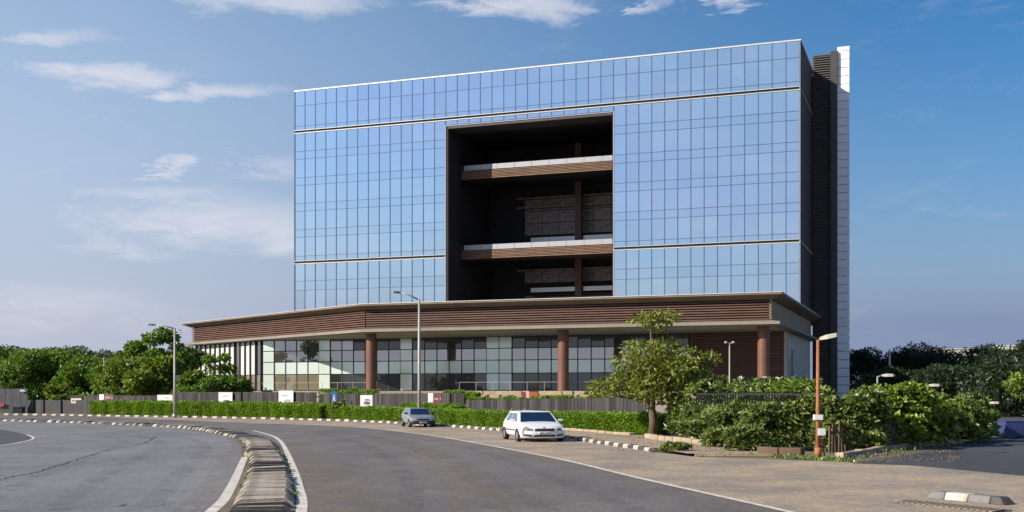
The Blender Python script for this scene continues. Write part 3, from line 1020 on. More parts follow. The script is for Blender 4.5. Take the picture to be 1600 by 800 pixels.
# recessed ground floor
GY = 12.4
gx_l, gx_r = lxp(412, GY), lxp(1076, GY)
body = MB().prism([(-.3, GY + .35), (-.3, 38), (-72, 39.5), (-80.9, 22.9), (gx_l, GY + .35)], 2.4, 8.69).build('ground_floor', M['tower_core'], bld)
MB().prism([(3, -4.5), (3, 38), (-74, 42), (-85, 21), (-46, -4.5)], -.02, 2.38).build('plinth', M['canopy'], bld)
npan = 34
gp_ = (gx_r - gx_l) / npan
ghw = gp_ / 2 - .05
gl_rows = ((2.45, 4.42, 'glass_dark'), (4.46, 5.95, 'glass_band'), (5.99, 7.32, 'glass_upper'), (7.36, 8.66, 'glass_dark'))  # dark top row: canopy shade put into the pane colour
gmesh = {}
pier_px = ((492, 514), (618, 652), (752, 791), (914, 934))
for j in range(npan):
    x = gx_l + (j + .5) * gp_
    px = 800 + F_PIX * (X0 + CB * x + SB * GY) / (D0 - SB * x + CB * GY)
    pier = any(a < px < b for a, b in pier_px) or j == 0
    for k, (z0, z1, mt) in enumerate(gl_rows):
        if pier: mt = 'glass_pier'
        elif px < 500 and k == 0: mt = 'glass_tan'
        elif px < 560 and k == 3: mt = 'glass_upper'
        key = (k, mt)
        if key not in gmesh:
            gmesh[key] = MB().box(-ghw, ghw, -.04, .04, -(z1 - z0) / 2 + .03, (z1 - z0) / 2 - .03).mesh('window_pane', M[mt])
        inst('window_pane', gmesh[key], body, (x, GY + (.0 if not pier else -.12), (z0 + z1) / 2), (rng.gauss(0, .006), 0, rng.gauss(0, .006)))
gm = MB().box(-.045, .045, -.1, .3, 2.4, 8.68).mesh('window_mullion', M['strip_dark'])
for j in range(npan + 1):
    inst('window_mullion', gm, body, (gx_l + j * gp_, GY, 0))
for z in (4.44, 5.97, 7.34):
    MB().box(gx_l + .06, gx_r - .06, GY + .05, GY + .2, z - .03, z + .03).build('window_transom', M['mullion'], body)
# oblique left end with white blinds
la, lb = Vector((gx_l - .3, GY + .1)), Vector((-81.3, 22.35))
nl = 13
dl = (lb - la) / nl
ang = math.atan2(dl.y, dl.x)
for j in range(nl):
    c = la + dl * (j + .5)
    for k, (z0, z1) in enumerate(((2.45, 4.42), (4.46, 8.66))):
        mt = 'glass_tan' if k == 0 and j < 6 else ('glass_upper' if (k and j in (0, 4)) else 'glass_blind')
        key = ('l', k, mt)
        if key not in gmesh:
            w = dl.length / 2 - .09
            gmesh[key] = MB().box(-w, w, -.04, .04, -(z1 - z0) / 2 + .02, (z1 - z0) / 2 - .02).mesh('window_pane', M[mt])
        inst('window_pane', gmesh[key], body, (c.x, c.y, (z0 + z1) / 2), (0, 0, ang + rng.gauss(0, .004)))
gm2 = MB().box(-.08, .08, -.2, .25, 2.4, 8.68).mesh('window_mullion', M['strip_dark'])
for j in range(nl + 1):
    c = la + dl * j
    inst('window_mullion', gm2, body, (c.x, c.y, 0), (0, 0, ang))
# brown slatted wall at the right of the ground floor
back2 = MB().box(gx_r + .1, -.32, GY + .1, GY + .34, 2.4, 8.68).build('slat_wall', M['wood_dark'], bld)
for j in range(20):
    z0 = 2.48 + j * .31
    MB().box(gx_r + .1, -.32, GY - .03, GY + .09, z0, z0 + .26).build('slat', M['wood'], back2)
MB().box(-.3, -.02, GY + .0, 36.6, 2.4, 8.68).build('side_plaster_wall', M['plaster'], bld)
MB().box(-.05, .03, 16.2, 18.2, 4.0, 7.0).build('side_window', M['cladding_side'], bld)
# columns
colm = MB()
for px in (580, 880, 1193):
    o = MB().tube([(0, 0, 2.3), (0, 0, 8.69)], .58, 28, False).build('column', M['column'], bld, True)
    o.location = (lxp(px, 1.2), 1.2, 0)
# stone plinth face: rough courses
pl = empty('plinth_facing', (0, 0, 0), 0, bld)
stm = [MB().box(-w, w, -.08, .08, -.2, .2).mesh('plinth_stone', M['stone']) for w in (.5, .62, .74)]
xx = -30.0
while xx < 2:
    for r in range(3):
        inst('plinth_stone', rng.choice(stm), pl, (xx + r * .45, -4.53 - rng.uniform(0, .03), 2.17 - r * .41))
    xx += 1.36
# balustrade along the plinth edge
rail = empty('glass_railing', (0, 0, 0), 0, bld)
for a, b in ((-60, -42.5), (-33.5, -12)):
    MB().box(a, b, 2.2, 2.24, 3.3, 3.335).build('handrail', M['steel'], rail)
    k = a
    while k < b - .1:
        MB().box(k - .018, k + .018, 2.2, 2.24, 2.36, 3.3).build('post', M['steel'], rail)
        k += 1.94

# ------------------------------------------------------------------ foliage tools
def leaf_object(name, pts, dirs, L, W, m, parent=None, lvar=0.35, fold=0.25):
    n = len(pts)
    dirs = dirs / (np.linalg.norm(dirs, axis=1, keepdims=True) + 1e-9)
    rv = nrg.normal(size=(n, 3))
    side_ = np.cross(dirs, rv)
    side_ /= (np.linalg.norm(side_, axis=1, keepdims=True) + 1e-9)
    up = np.cross(side_, dirs)
    ll = (L * nrg.uniform(1 - lvar, 1 + lvar, n))[:, None]
    ww = (W * nrg.uniform(1 - lvar, 1 + lvar, n))[:, None]
    v = np.empty((n, 4, 3))
    v[:, 0] = pts
    v[:, 1] = pts + dirs * ll * .5 + side_ * ww * .5 + up * ww * fold
    v[:, 2] = pts + dirs * ll
    v[:, 3] = pts + dirs * ll * .5 - side_ * ww * .5 + up * ww * fold
    me = bpy.data.meshes.new(name)
    me.vertices.add(4 * n)
    me.vertices.foreach_set('co', v.reshape(-1).astype(np.float32))
    me.loops.add(4 * n)
    me.loops.foreach_set('vertex_index', np.arange(4 * n, dtype=np.int32))
    me.polygons.add(n)
    me.polygons.foreach_set('loop_start', np.arange(0, 4 * n, 4, dtype=np.int32))
    me.polygons.foreach_set('loop_total', np.full(n, 4, dtype=np.int32))
    me.update(calc_edges=True)
    me.materials.append(m)
    return inst(name, me, parent)


def clump_points(clumps, n, shell=0.55):
    """points through a set of ellipsoids (x,y,z,rx,ry,rz), thicker near their skins"""
    cl = np.array(clumps, float)
    wgt = (cl[:, 3] * cl[:, 4] * cl[:, 5]) ** 0.66
    idx = nrg.choice(len(cl), n, p=wgt / wgt.sum())
    d = nrg.normal(size=(n, 3))
    d /= np.linalg.norm(d, axis=1, keepdims=True)
    r = shell + (1.05 - shell) * nrg.uniform(0, 1, n) ** 0.7
    r *= nrg.uniform(0.9, 1.1, n)
    p = cl[idx, :3] + d * r[:, None] * cl[idx, 3:6]
    out = d * np.array([1, 1, .7]) + nrg.normal(size=(n, 3)) * .75 + np.array([0, 0, -.15])
    return p, out


def limbs(mb, base, fork, clumps, r0, pick=7, seed=0):
    rg = random.Random(seed)
    base, fork = Vector(base), Vector(fork)
    mid = base.lerp(fork, .5) + Vector((rg.uniform(-.1, .1), rg.uniform(-.1, .1), 0))
    mb.tube([base, base.lerp(mid, .25), mid, fork], [r0 * 1.25, r0, r0 * .85, r0 * .7], 9)
    for c in rg.sample(clumps, min(pick, len(clumps))):
        e = Vector(c[:3])
        k = fork.lerp(e, .5) + Vector((rg.uniform(-.2, .2), rg.uniform(-.2, .2), (e - fork).length * .12))
        mb.tube([fork - Vector((0, 0, .1)), k, e], [r0 * .5, r0 * .3, r0 * .1], 6)
    return mb


def random_crown(w, z0, z1, n, seed, flat=.6):
    """uneven set of leaf clumps filling a crown w wide between heights z0 and z1"""
    rg = random.Random(seed)
    out = []
    for i in range(n):
        a = rg.uniform(0, 2 * math.pi)
        t = rg.uniform(0, 1)
        zz = z0 + (z1 - z0) * t
        prof = math.sin(math.pi * (0.18 + 0.72 * t)) ** .8
        rr = w / 2 * prof * math.sqrt(rg.uniform(0.05, 1))
        s_ = w * rg.uniform(.11, .21)
        out.append((rr * math.cos(a), rr * math.sin(a), zz, s_, s_, s_ * flat))
    return out


def make_tree(name, label, group, loc, clumps, n, L, W, lm, trunk_r=.2, fork=None, bark='bark_dark', seed=1, pick=8, shell=.5):
    t = empty(name, (loc[0], loc[1], 0))
    tag(t, label, 'tree', group)
    cz = sum(c[2] for c in clumps) / len(clumps)
    fork = fork or (0, 0, cz * .55)
    limbs(MB(), (0, 0, -.05), fork, clumps, trunk_r, pick, seed).build('trunk', M[bark], t, True)
    p, d = clump_points(clumps, n, shell)
    leaf_object('crown', p, d, L, W, lm, t)
    return t


# ------------------------------------------------------------------ clipped hedges
def hedge(label, path, w, h0, h1, n, name='hedge', L=.13, W=.085, z0=0.05, m='leaf_hedge'):
    path = catmull(path, 0.4)
    n = int(n * 1.6)
    ns = normals(path)
    t = empty(name, (path[0].x, path[0].y, 0))
    tag(t, label, 'hedge', 'clipped hedges along the pavement')
    P = np.array([[p.x - path[0].x, p.y - path[0].y] for p in path])
    NN = np.array([[q.x, q.y] for q in ns])
    k = nrg.uniform(0, len(path) - 1.001, n)
    i0 = k.astype(int)
    fr = (k - i0)[:, None]
    c = P[i0] * (1 - fr) + P[i0 + 1] * fr
    nn = NN[i0]
    hh = (h0 + (h1 - h0) * k / len(path)) * (1 + .05 * np.sin(k * .9) + .04 * np.sin(k * 2.3 + 1)) 
    face = nrg.uniform(0, 1, n)
    top = face < .36
    sidev = np.where(nrg.uniform(0, 1, n) < .5, -1., 1.)
    off = np.where(top, nrg.uniform(-.5, .5, n), sidev * .5 + nrg.normal(0, .05, n)) * w * (1 + .08 * np.sin(k * 1.7))
    zz = np.where(top, hh + nrg.normal(0, .045, n), z0 + nrg.uniform(0, 1, n) * (hh - z0))
    p = np.column_stack([c + nn * off[:, None], zz])
    d = nrg.normal(size=(n, 3)) * .7
    d[:, :2] += nn * np.where(top, 0, sidev)[:, None]
    d[:, 2] += np.where(top, 1.0, .35)
    leaf_object('foliage', p, d, L * .72, W * .72, M[m], t)
    core_ = MB()
    for a, b, ca in zip(P, P[1:], range(len(P))):
        hq = (h0 + (h1 - h0) * ca / len(P)) * .88
        core_.bar(a, b + (b - a) * .02, w * .8, z0, hq)
    core_.build('twigs', M['hedge_core'], t)
    return t


M['hedge_core'] = mat('hedge_inner_twigs', (0.030, 0.040, 0.012), 0.95, var=0.4, scale=5)


def kerb_off(px_list, off):
    """points behind the kerb, found by the photograph column at which the kerb passes"""
    out = []
    for px in px_list:
        best = min(range(len(KERB)), key=lambda i: abs(800 + F_PIX * KERB[i].x / KERB[i].y - px))
        out.append(tuple(KERB[best] + K_OUT[best] * off))
    return out


hedge('long clipped hedge at the far left below the white boards', kerb_off([132, 200, 280, 360, 440, 490], 1.5), 1.5, 1.27, 1.16, 42000, L=.19, W=.12)
hedge('middle clipped hedge behind the grey hatchback', kerb_off([486, 540, 600, 650, 688], 2.0), 1.4, 1.0, .95, 28000, L=.17, W=.11)
hedge('short taller hedge beside the white and maroon board', [at(640, 87), at(690, 83), at(722, 80)], 1.2, 1.3, 1.25, 9000, L=.16, W=.11)
hedge('long clipped hedge behind the white hatchback ending at the tree', [at(712, 76.5), at(770, 73.5), at(860, 69.5), at(940, 65.8), at(1005, 63.2), at(1050, 61.5)], 1.4, .93, 1.0, 42000, L=.15, W=.10)
hedge('low hedge strip above the fence left of the copper column', [at(503, 106), at(545, 105), at(590, 104)], 1.2, 2.3, 2.3, 5000, L=.2, W=.13, z0=.6)
hedge('small dark hedge at the end of the maroon board fence', [at(700, 90), at(728, 89), at(752, 88.5)], 1.2, 2.15, 2.15, 4000, L=.2, W=.13, z0=.5)
hedge('low hedge strip below the orange board on the plinth', [at(738, 85), at(800, 83), at(862, 81)], 1.0, 1.68, 1.78, 7000, L=.18, W=.12, z0=.5)
hedge('low hedge strip above the fence right of the orange board', [at(866, 81), at(930, 79), at(995, 77)], 1.0, 1.8, 1.9, 6000, L=.18, W=.12, z0=.5)

# ------------------------------------------------------------------ fences and the wall at the far left
def board_fence(label, a, b, h0, h1, pitch=.3):
    va, vb = Vector(a), Vector(b)
    t = empty('board_fence', (a[0], a[1], 0))
    tag(t, label, 'fence', 'grey board fence in steps')
    L_ = (vb - va).length
    d = (vb - va) / L_
    ang_ = math.atan2(d.y, d.x)
    n = int(L_ / pitch)
    bm = MB().box(-pitch * .47, pitch * .47, -.03, .03, 0, 1).mesh('board', M['fence'])
    for i in range(n):
        c = d * (i + .5) * pitch
        inst('board', bm, t, (c.x, c.y, 0.02), (0, 0, ang_ + rng.uniform(-.1, .1)), (1, 1, h0 + (h1 - h0) * i / n + rng.uniform(-.02, .02)))
    nrm = Vector((-d.y, d.x)) * .07
    for z in (.5, max(1.2, h0 - .4)):
        MB().bar(nrm, d * L_ + nrm, .06, z, z + .08).build('rail', M['fence'], t)
    MB().bar((0, 0), d * L_, .1, min(h0, h1) - .05, min(h0, h1) - .001).build('top_rail', M['fence'], t) if abs(h0 - h1) < .02 else None
    return t


board_fence('dark board fence segment behind the leftmost maroon board', at(131, 117), at(274, 109), 1.92, 1.92, .34)
board_fence('grey board fence segment behind two white boards left of the corner hedge', at(276, 108), at(499, 99.5), 2.24, 2.24, .34)
board_fence('grey board fence segment crossed by the tall middle lamp post', at(501, 99), at(726, 81.5), 2.06, 2.2, .32)
board_fence('lower grey board fence segment behind the white hatchback', at(729, 79), at(1012, 66), 1.72, 1.98, .3)

wl_ = empty('boundary_wall', (*at(41, 123), 0))
tag(wl_, 'low black boundary wall between grey hoarding and hedge', 'wall')
p0 = Vector(at(41, 123))
for k, (xa, xb) in enumerate(((41, 52), (52, 68), (68, 95), (95, 131))):
    a, b = Vector(at(xa, 123 - k * 1.2)) - p0, Vector(at(xb, 123 - (k + 1) * 1.2)) - p0
    MB().bar(a, b, .25, 0, 1.42 + (.03 if k % 2 else 0)).build('wall_panel', M['fence_dark'], wl_)
    MB().bar(b - Vector((.12, .2)), b + Vector((.12, -.2)), .3, 0, 1.46).build('pilaster', M['hoarding'], wl_)
ho = empty('sheet_hoarding', (*at(-60, 121), 0))
tag(ho, 'tall grey sheet hoarding at the left edge of the photo', 'hoarding')
p0 = Vector(at(-60, 121))
for k in range(9):
    a, b = Vector(at(-60 + k * 11.5, 121)) - p0, Vector(at(-60 + (k + 1) * 11.5, 121)) - p0
    MB().bar(a, b - Vector((.03, 0)), .08, 0, 2.62 + rng.uniform(-.03, .03)).build('sheet', M['hoarding'], ho)
MB().bar(Vector(at(-5, 120.8)) - p0, Vector(at(6, 120.8)) - p0, .04, .75, 1.15).build('red_mark', M['red'], ho)
MB().bar(Vector(at(31, 120.8)) - p0, Vector(at(39, 120.8)) - p0, .04, 2.32, 2.5).build('white_mark', M['white_board'], ho)
bin_ = MB().box(-.45, .45, -.4, .4, 0, .55).box(-.5, .5, -.45, .45, .56, .66).build('black_crate', M['black_metal'])
bin_.location = (*at(30, 118.5), 0.1)
tag(bin_, 'low black crate in front of the grey hoarding', 'crate')

# vertical bar fence among the shrubs
bf = empty('bar_fence', (*at(1088, 56), 0))
tag(bf, 'black metal bar fence between the shrubs below the podium corner', 'fence')
p0, p1 = Vector(at(1088, 56)), Vector(at(1262, 51))
barm = MB().box(-.03, .03, -.02, .02, .1, 2.3).mesh('bar', M['black_metal'])
nb = 40
for i in range(nb):
    c = (p1 - p0) * (i / nb)
    inst('bar', barm, bf, (c.x, c.y, 0))
for z in (.35, 2.15):
    MB().bar((0, 0), p1 - p0, .05, z, z + .06).build('rail', M['black_metal'], bf)
# wooden pickets at the right corner
pk = empty('picket_fence', (*at(1296, 43.6), 0))
tag(pk, 'low brown picket fence under the corner shrubs', 'fence')
p0, p1 = Vector(at(1296, 43.6)), Vector(at(1420, 47.5))
pkm = MB().box(-.06, .06, -.02, .02, 0, 1.15).mesh('picket', M['picket'])
for i in range(26):
    c = (p1 - p0) * (i / 26)
    inst('picket', pkm, pk, (c.x, c.y, 0), (0, rng.uniform(-.06, .06), .8), (1, 1, rng.uniform(.8, 1.1)))
MB().bar((0, .05), (p1 - p0) + Vector((0, .05)), .04, .75, .82).build('rail', M['picket'], pk)

# ------------------------------------------------------------------ street lamps and posts
def lamp(name, label, loc, h, arm, rise, r=.1, head_l=.75, m='steel', hm='lamp_dark', group='street lamps', box=None, back=0.0):
    t = empty(name, (loc[0], loc[1], 0))
    tag(t, label, 'street lamp', group)
    MB().tube([(0, 0, 0), (0, 0, h * .35), (0, 0, h)], [r, r * .85, r * .62], 12).build('pole', M[m], t, True)
    MB().tube([(0, 0, 0.0), (0, 0, .35)], r * 1.5, 12).build('base_sleeve', M[m], t, True)
    s_ = 1 if arm > 0 else -1
    MB().tube([(0, 0, h - .08), (arm * .5, 0, h + rise * .6), (arm, 0, h + rise)], [r * .45, r * .4, r * .35], 8).build('arm', M[m], t, True)
    hd = MB()
    a0, a1 = arm - s_ * .05, arm + s_ * head_l
    z0 = h + rise
    for x_, w_, zt, zb in ((a0, .06, .05, -.05), (a0 + (a1 - a0) * .35, .15, .09, -.07), (a0 + (a1 - a0) * .8, .16, .08, -.06), (a1, .06, .03, -.03)):
        dz = (.22 if m == 'rust' else rise * .12) * abs(x_ - a0)
        hd.v += [(x_, -w_, z0 + zb + dz), (x_, w_, z0 + zb + dz), (x_, w_ * .7, z0 + zt + dz), (x_, -w_ * .7, z0 + zt + dz)]
    for i_ in range(3):
        for k in range(4):
            hd.f.append((4 * i_ + k, 4 * i_ + (k + 1) % 4, 4 * i_ + 4 + (k + 1) % 4, 4 * i_ + 4 + k))
    hd.f += [(3, 2, 1, 0), (12, 13, 14, 15)]
    hd.build('lamp_head', M[hm], t)
    if back:
        MB().tube([(0, 0, h - .15), (-s_ * back, 0, h - .2), (-s_ * back, 0, h - .55), (0, 0, h - .5)], r * .3, 6).build('bracket', M[m], t, True)
    return t


t = lamp('street_lamp', 'tall grey street lamp with arm to the left before the left trees', gp(273, 653), 7.9, -1.7, .25, .13, .75, back=.55)
MB().box(.1, .55, -.16, -.08, 3.3, 3.75).build('junction_box', M['hoarding'], t)
t = lamp('street_lamp', 'tallest grey street lamp rising behind the grey hatchback', at(655, 82), 8.85, -1.35, .45, .13, .6)
t = lamp('street_lamp', 'rusty orange lamp post with a pale lamp at the shrub corner', gp(1278, 715), 4.1, .12, .05, .085, .62, 'rust', 'lamp_head')
MB().box(-.14, .14, -.14, .12, 1.32, 1.5).build('meter_box', M['white_board'], t)
MB().box(-.02, .22, -.16, .1, .78, 1.02).build('meter_box', M['white_board'], t)
MB().tube([(.05, -.06, 1.0), (.14, -.1, .5), (.22, -.05, .02)], .025, 6).build('cable', M['black_metal'], t, True)
t = empty('camera_post', (*at(1140, 60), 0))
tag(t, 'thin pale post with two small camera heads before the brown wall', 'post')
MB().tube([(0, 0, 0), (0, 0, 4.85)], .042, 10).build('pole', M['steel'], t, True)
for s_ in (-1, 1):
    MB().tube([(0, 0, 4.75), (s_ * .16, -.03, 4.86)], .025, 6).tube([(s_ * .12, -.02, 4.86), (s_ * .26, -.06, 4.83)], .06, 10).build('camera_head', M['steel'], t, True)
t = empty('plain_post', (*at(163, 128), 0))
tag(t, 'thin grey post standing before the left trees behind the fence', 'post')
MB().tube([(0, 0, 0), (0, 0, 5.8)], [.14, .09], 10).build('pole', M['steel'], t, True)
MB().tube([(0, 0, 5.8), (0, 0, 5.95)], .14, 10).build('cap', M['steel'], t, True)
t = empty('plain_post', (*at(1390, 150), 0))
tag(t, 'tall pale post before the dark trees right of the building', 'post')
MB().tube([(0, 0, 0), (0, 0, 7.2)], [.18, .13], 10).build('pole', M['trim'], t, True)
MB().tube([(0, 0, 7.2), (0, 0, 7.35)], .2, 10).build('cap', M['trim'], t, True)
for px, d, h, lb in ((1371, 60, 3.1, 'pale curved-head lamp rising just above the corner shrubs, leftmost of the side road lamps'),
                     (1445, 66, 2.62, 'pale side road lamp just above the sloping shrub top, second from the building'),
                     (1508, 70, 2.0, 'pale side road lamp above the shrub end, third from the building'),
                     (1540, 74, 1.55, 'pale side road lamp beyond the last shrub, nearest the blue box')):
    lamp('side_lamp', lb, at(px, d), h, .28, .04, .07, .62, 'steel', 'lamp_head', 'low lamps along the side road')

# ------------------------------------------------------------------ boards and signs
def board(name, label, px0, px1, z0, z1, d, cat='sign', legs=True):
    xc = (px0 + px1) / 2
    d = d or fence_depth(xc)
    rz_ = R(-19)
    t = empty(name, (*at(xc, d), 0), rz_)
    tag(t, label, cat)
    w = (px1 - px0) / F_PIX * d
    t['_w'] = w
    if legs:
        for s_ in (-1, 1):
            MB().box(s_ * w * .4 - .04, s_ * w * .4 + .04, .03, .1, 0, z1 - .02).build('leg', M['black_metal'], t)
    return t, w


def panel(t, w, z0, z1, m, x0=0., x1=1., name='panel', y=0.0):
    return MB().box(-w / 2 + w * x0, -w / 2 + w * x1, y - .03, y + .025, z0, z1).build(name, M[m], t)


def blot(t, w, cx, cz, rx, rz, m, seed, name='print'):
    """irregular flat print patch"""
    rg = random.Random(seed)
    n = 14
    mb = MB()
    pts = [(w * (cx - .5) + rx * math.cos(2 * math.pi * k / n) * rg.uniform(.6, 1.1), -.034, cz + rz * math.sin(2 * math.pi * k / n) * rg.uniform(.6, 1.1)) for k in range(n)]
    mb.v = pts + [(a, -.031, c) for a, b, c in pts]
    mb.f = [tuple(range(n))] + [(k, k + n, (k + 1) % n + n, (k + 1) % n) for k in range(n)]
    return mb.build(name, M[m], t)


def letters(t, w, x0, x1, z, h, m, n, seed):
    """row of small worn letters, too small to read in the photograph"""
    rg = random.Random(seed)
    mb = MB()
    a, b = -w / 2 + w * x0, -w / 2 + w * x1
    st = (b - a) / n
    for k in range(n):
        if rg.random() < .12: continue
        x = a + k * st
        mb.box(x, x + st * .22, -.04, -.031, z, z + h)
        mb.box(x + st * .5, x + st * .72, -.04, -.031, z, z + h)
        zz = z + h * rg.choice((.0, .4, .8))
        mb.box(x + st * .22, x + st * .5, -.04, -.031, zz, zz + h * .2)
    return tag(mb.build('lettering', M[m], t), kind='stuff')


FENCE = [(at(131, 117), at(274, 109)), (at(276, 108), at(499, 99.5)), (at(501, 99), at(726, 81.5))]


def fence_depth(px):
    for a_, b_ in FENCE:
        pa, pb = 800 + F_PIX * a_[0] / a_[1], 800 + F_PIX * b_[0] / b_[1]
        if pa - 2 <= px <= pb + 2:
            k_ = (px - 800) / F_PIX
            u_ = (k_ * a_[1] - a_[0]) / ((b_[0] - a_[0]) - k_ * (b_[1] - a_[1]))
            return a_[1] + u_ * (b_[1] - a_[1]) - .45
    return 100.0


t, w = board('notice_board', 'black board with a cream lettered plate at the left boundary wall', 108, 131, .9, 1.95, 118.5)
panel(t, w, .9, 1.95, 'black_metal')
MB().box(-w * .42, w * .42, -.06, -.032, 1.12, 1.62).build('plate', M['cream'], t)
q = letters(t, w, .16, .84, 1.26, .2, 'print_dark', 7, 3)
q.location.y = -.03
t, w = board('site_board', 'white and maroon board left of the tall left lamp', 153, 180, 1.1, 2.05, None)
panel(t, w, 1.0, 2.05, 'white_board', 0, .32)
panel(t, w, 1.0, 2.05, 'maroon', .325, 1)
letters(t, w, .42, .95, 1.62, .2, 'print_pink', 6, 5)
letters(t, w, .5, .8, 1.2, .1, 'print_pink', 4, 6)
t, w = board('poster_board', 'white poster board with small dark print, behind the tall left lamp', 244, 272, .9, 2.0, None)
panel(t, w, .9, 2.0, 'white_board')
blot(t, w, .25, 1.35, .36, .2, 'print_dark', 1); blot(t, w, .62, 1.7, .3, .06, 'print_grey', 2)
t, w = board('poster_board', 'white poster board with black arcs beside the small layered tree', 340, 365, 1.0, 2.25, None)
panel(t, w, 1.0, 2.25, 'white_board')
blot(t, w, .6, 1.45, .4, .13, 'print_dark', 3); blot(t, w, .2, 1.3, .2, .16, 'print_grey', 4); blot(t, w, .5, 1.9, .4, .05, 'print_grey', 5)
t, w = board('poster_board', 'white poster board with a car picture left of the stepped fence corner', 434, 460, 1.0, 2.4, None)
panel(t, w, 1.0, 2.4, 'white_board')
blot(t, w, .6, 1.5, .42, .16, 'print_grey', 7); blot(t, w, .4, 1.32, .14, .1, 'print_dark', 8); blot(t, w, .8, 1.32, .12, .1, 'print_dark', 9); blot(t, w, .4, 1.95, .4, .05, 'print_grey', 10)
t, w = board('poster_board', 'white poster board with a dark round emblem left of the middle lamp', 562, 588, .9, 2.0, None)
panel(t, w, .9, 2.02, 'white_board')
blot(t, w, .46, 1.46, .38, .3, 'print_grey', 11); blot(t, w, .46, 1.38, .34, .13, 'print_dark', 12); blot(t, w, .46, 1.68, .26, .06, 'print_dark', 13)
t, w = board('site_board', 'white and maroon board right of the middle lamp', 668, 694, 1.0, 2.2, None)
panel(t, w, .9, 2.2, 'white_board', 0, .33)
panel(t, w, .9, 2.2, 'maroon', .335, 1)
letters(t, w, .42, .95, 1.72, .13, 'print_pink', 6, 15)
letters(t, w, .5, .95, 1.32, .1, 'print_pink', 5, 16)
t = empty('blue_sign', (*at(522, 94), 0))
tag(t, 'small blue sign with a white figure above the hedge', 'sign')
MB().tube([(0, .05, 0), (0, .05, 2.35)], .035, 8).build('pole', M['steel'], t)
MB().box(-.2, .2, -.02, .02, 1.35, 2.32).build('plate', M['blue_sign'], t)
MB().tube([(0, -.022, 1.98), (0, -.03, 1.98)], .07, 12).box(-.08, .08, -.03, -.021, 1.62, 1.88).box(-.13, .13, -.03, -.021, 1.5, 1.6).build('figure', M['white_board'], t)
t = empty('orange_board', (*at(829, 84.5), 0))
tag(t, 'orange board with a white edge standing on the plinth hedge', 'sign')
MB().box(-.1, .52, -.04, .04, 1.75, 2.3).build('panel', M['orange'], t)
MB().box(.52, .6, -.05, .05, 1.7, 2.34).box(-.12, .519, -.05, .05, 2.305, 2.35).build('frame', M['black_metal'], t)
MB().box(-.32, -.12, -.04, .04, 1.78, 2.34).build('white_edge', M['white_board'], t)
MB().box(-.62, -.33, -.04, .04, 1.86, 2.28).build('small_panel', M['red'], t)
for x_ in (-.5, .4):
    MB().box(x_ - .03, x_ + .03, .045, .1, 0, 2.2).build('leg', M['black_metal'], t)

# ------------------------------------------------------------------ trees
G_LEFT = 'trees behind the left fence'
left_specs = [
    (-30, 150, 8.6, 11, 'tree cut by the left photo edge behind the grey hoarding', 'leaf_left'),
    (45, 148, 7.4, 11, 'broad green tree above the low black boundary wall', 'leaf_left'),
    (100, 152, 7.8, 10, 'broad green tree left of the thin grey post', 'leaf_left'),
    (150, 146, 6.4, 9, 'low green tree right behind the thin grey post', 'leaf_left'),
    (25, 175, 9.2, 13, 'dark bluish tree top behind the leftmost green trees', 'leaf_blue'),
    (110, 178, 9.0, 13, 'dark bluish tree top above the cream lettered board', 'leaf_blue'),
    (185, 170, 7.8, 11, 'dark tree top in the dip left of the tall trees', 'leaf_blue'),
    (215, 128, 5.8, 7.5, 'rounded green tree left of the tall left lamp', 'leaf_yellow'),
]
for k, (px, d, h, w, lb, lm) in enumerate(left_specs):
    make_tree('broadleaf_tree', lb, G_LEFT, at(px, d), random_crown(w, .9, h - w * .07, 30, 40 + k, .62), 15000, .42, .26, M[lm], .22, (0, 0, h * .3), seed=k)
for px, d, h, w, lb, n, lm, sd in ((212, 134, 8.0, 5.2, 'airy tall tree just left of the tall left lamp', 14, 'leaf_left', 61),
                                   (252, 130, 9.2, 6.2, 'tallest airy tree right behind the tall left lamp', 18, 'leaf_left', 62),
                                   (288, 140, 8.4, 5.0, 'airy tree touching the left end of the podium', 14, 'leaf_blue', 63)):
    make_tree('airy_tree', lb, G_LEFT, at(px, d), random_crown(w, h * .38, h - .5, n, sd, .6), 5000, .42, .26, M[lm], .18, (0, 0, h * .36), seed=sd, pick=12)
make_tree('broadleaf_tree', 'yellowish green tree at the foot of the tall left lamp', G_LEFT, at(252, 118), random_crown(6.4, 1.2, 5.2, 22, 71, .6), 7000, .42, .26, M['leaf_yellow'], .16, seed=5)
lay = []
rgl = random.Random(5)
for zz, rr, n in ((5.4, 1.2, 7), (4.6, 1.5, 7), (3.3, 2.7, 16), (2.5, 2.9, 14)):
    for k in range(n):
        a = rgl.uniform(0, 6.28)
        q = rr * math.sqrt(rgl.uniform(.05, 1))
        lay.append((q * math.cos(a) + (.3 if zz > 4 else 0), q * math.sin(a), zz + rgl.uniform(-.2, .2), rr * .32, rr * .32, .3))
make_tree('layered_tree', 'small layered tree before the white glazed end of the podium', G_LEFT, at(333, 112), lay, 6500, .34, .2, M['leaf_left'], .13, (0, 0, 1.6), seed=9, pick=14)
make_tree('layered_tree', 'small yellowish tree left of the small layered tree', G_LEFT, at(297, 113), random_crown(3.8, 1.4, 3.9, 16, 77, .5), 4500, .34, .2, M['leaf_yellow'], .12, seed=10)
make_tree('small_tree', 'little bright tree above the low black boundary wall', G_LEFT, at(90, 125), random_crown(3.6, 1.2, 2.9, 10, 78, .5), 2200, .4, .24, M['leaf_yellow'], .09, seed=11)

# the street tree before the podium: clumps measured from the photograph
TD_ = 61.0
tx, ty = at(1020, TD_)


def tc(px, py, rx, rz, dy=0.0):
    k = TD_ / F_PIX
    return ((px - 1020) * k, dy, CAM_H + (HORIZON - py) * k, rx * k, rx * k * .9, rz * k)


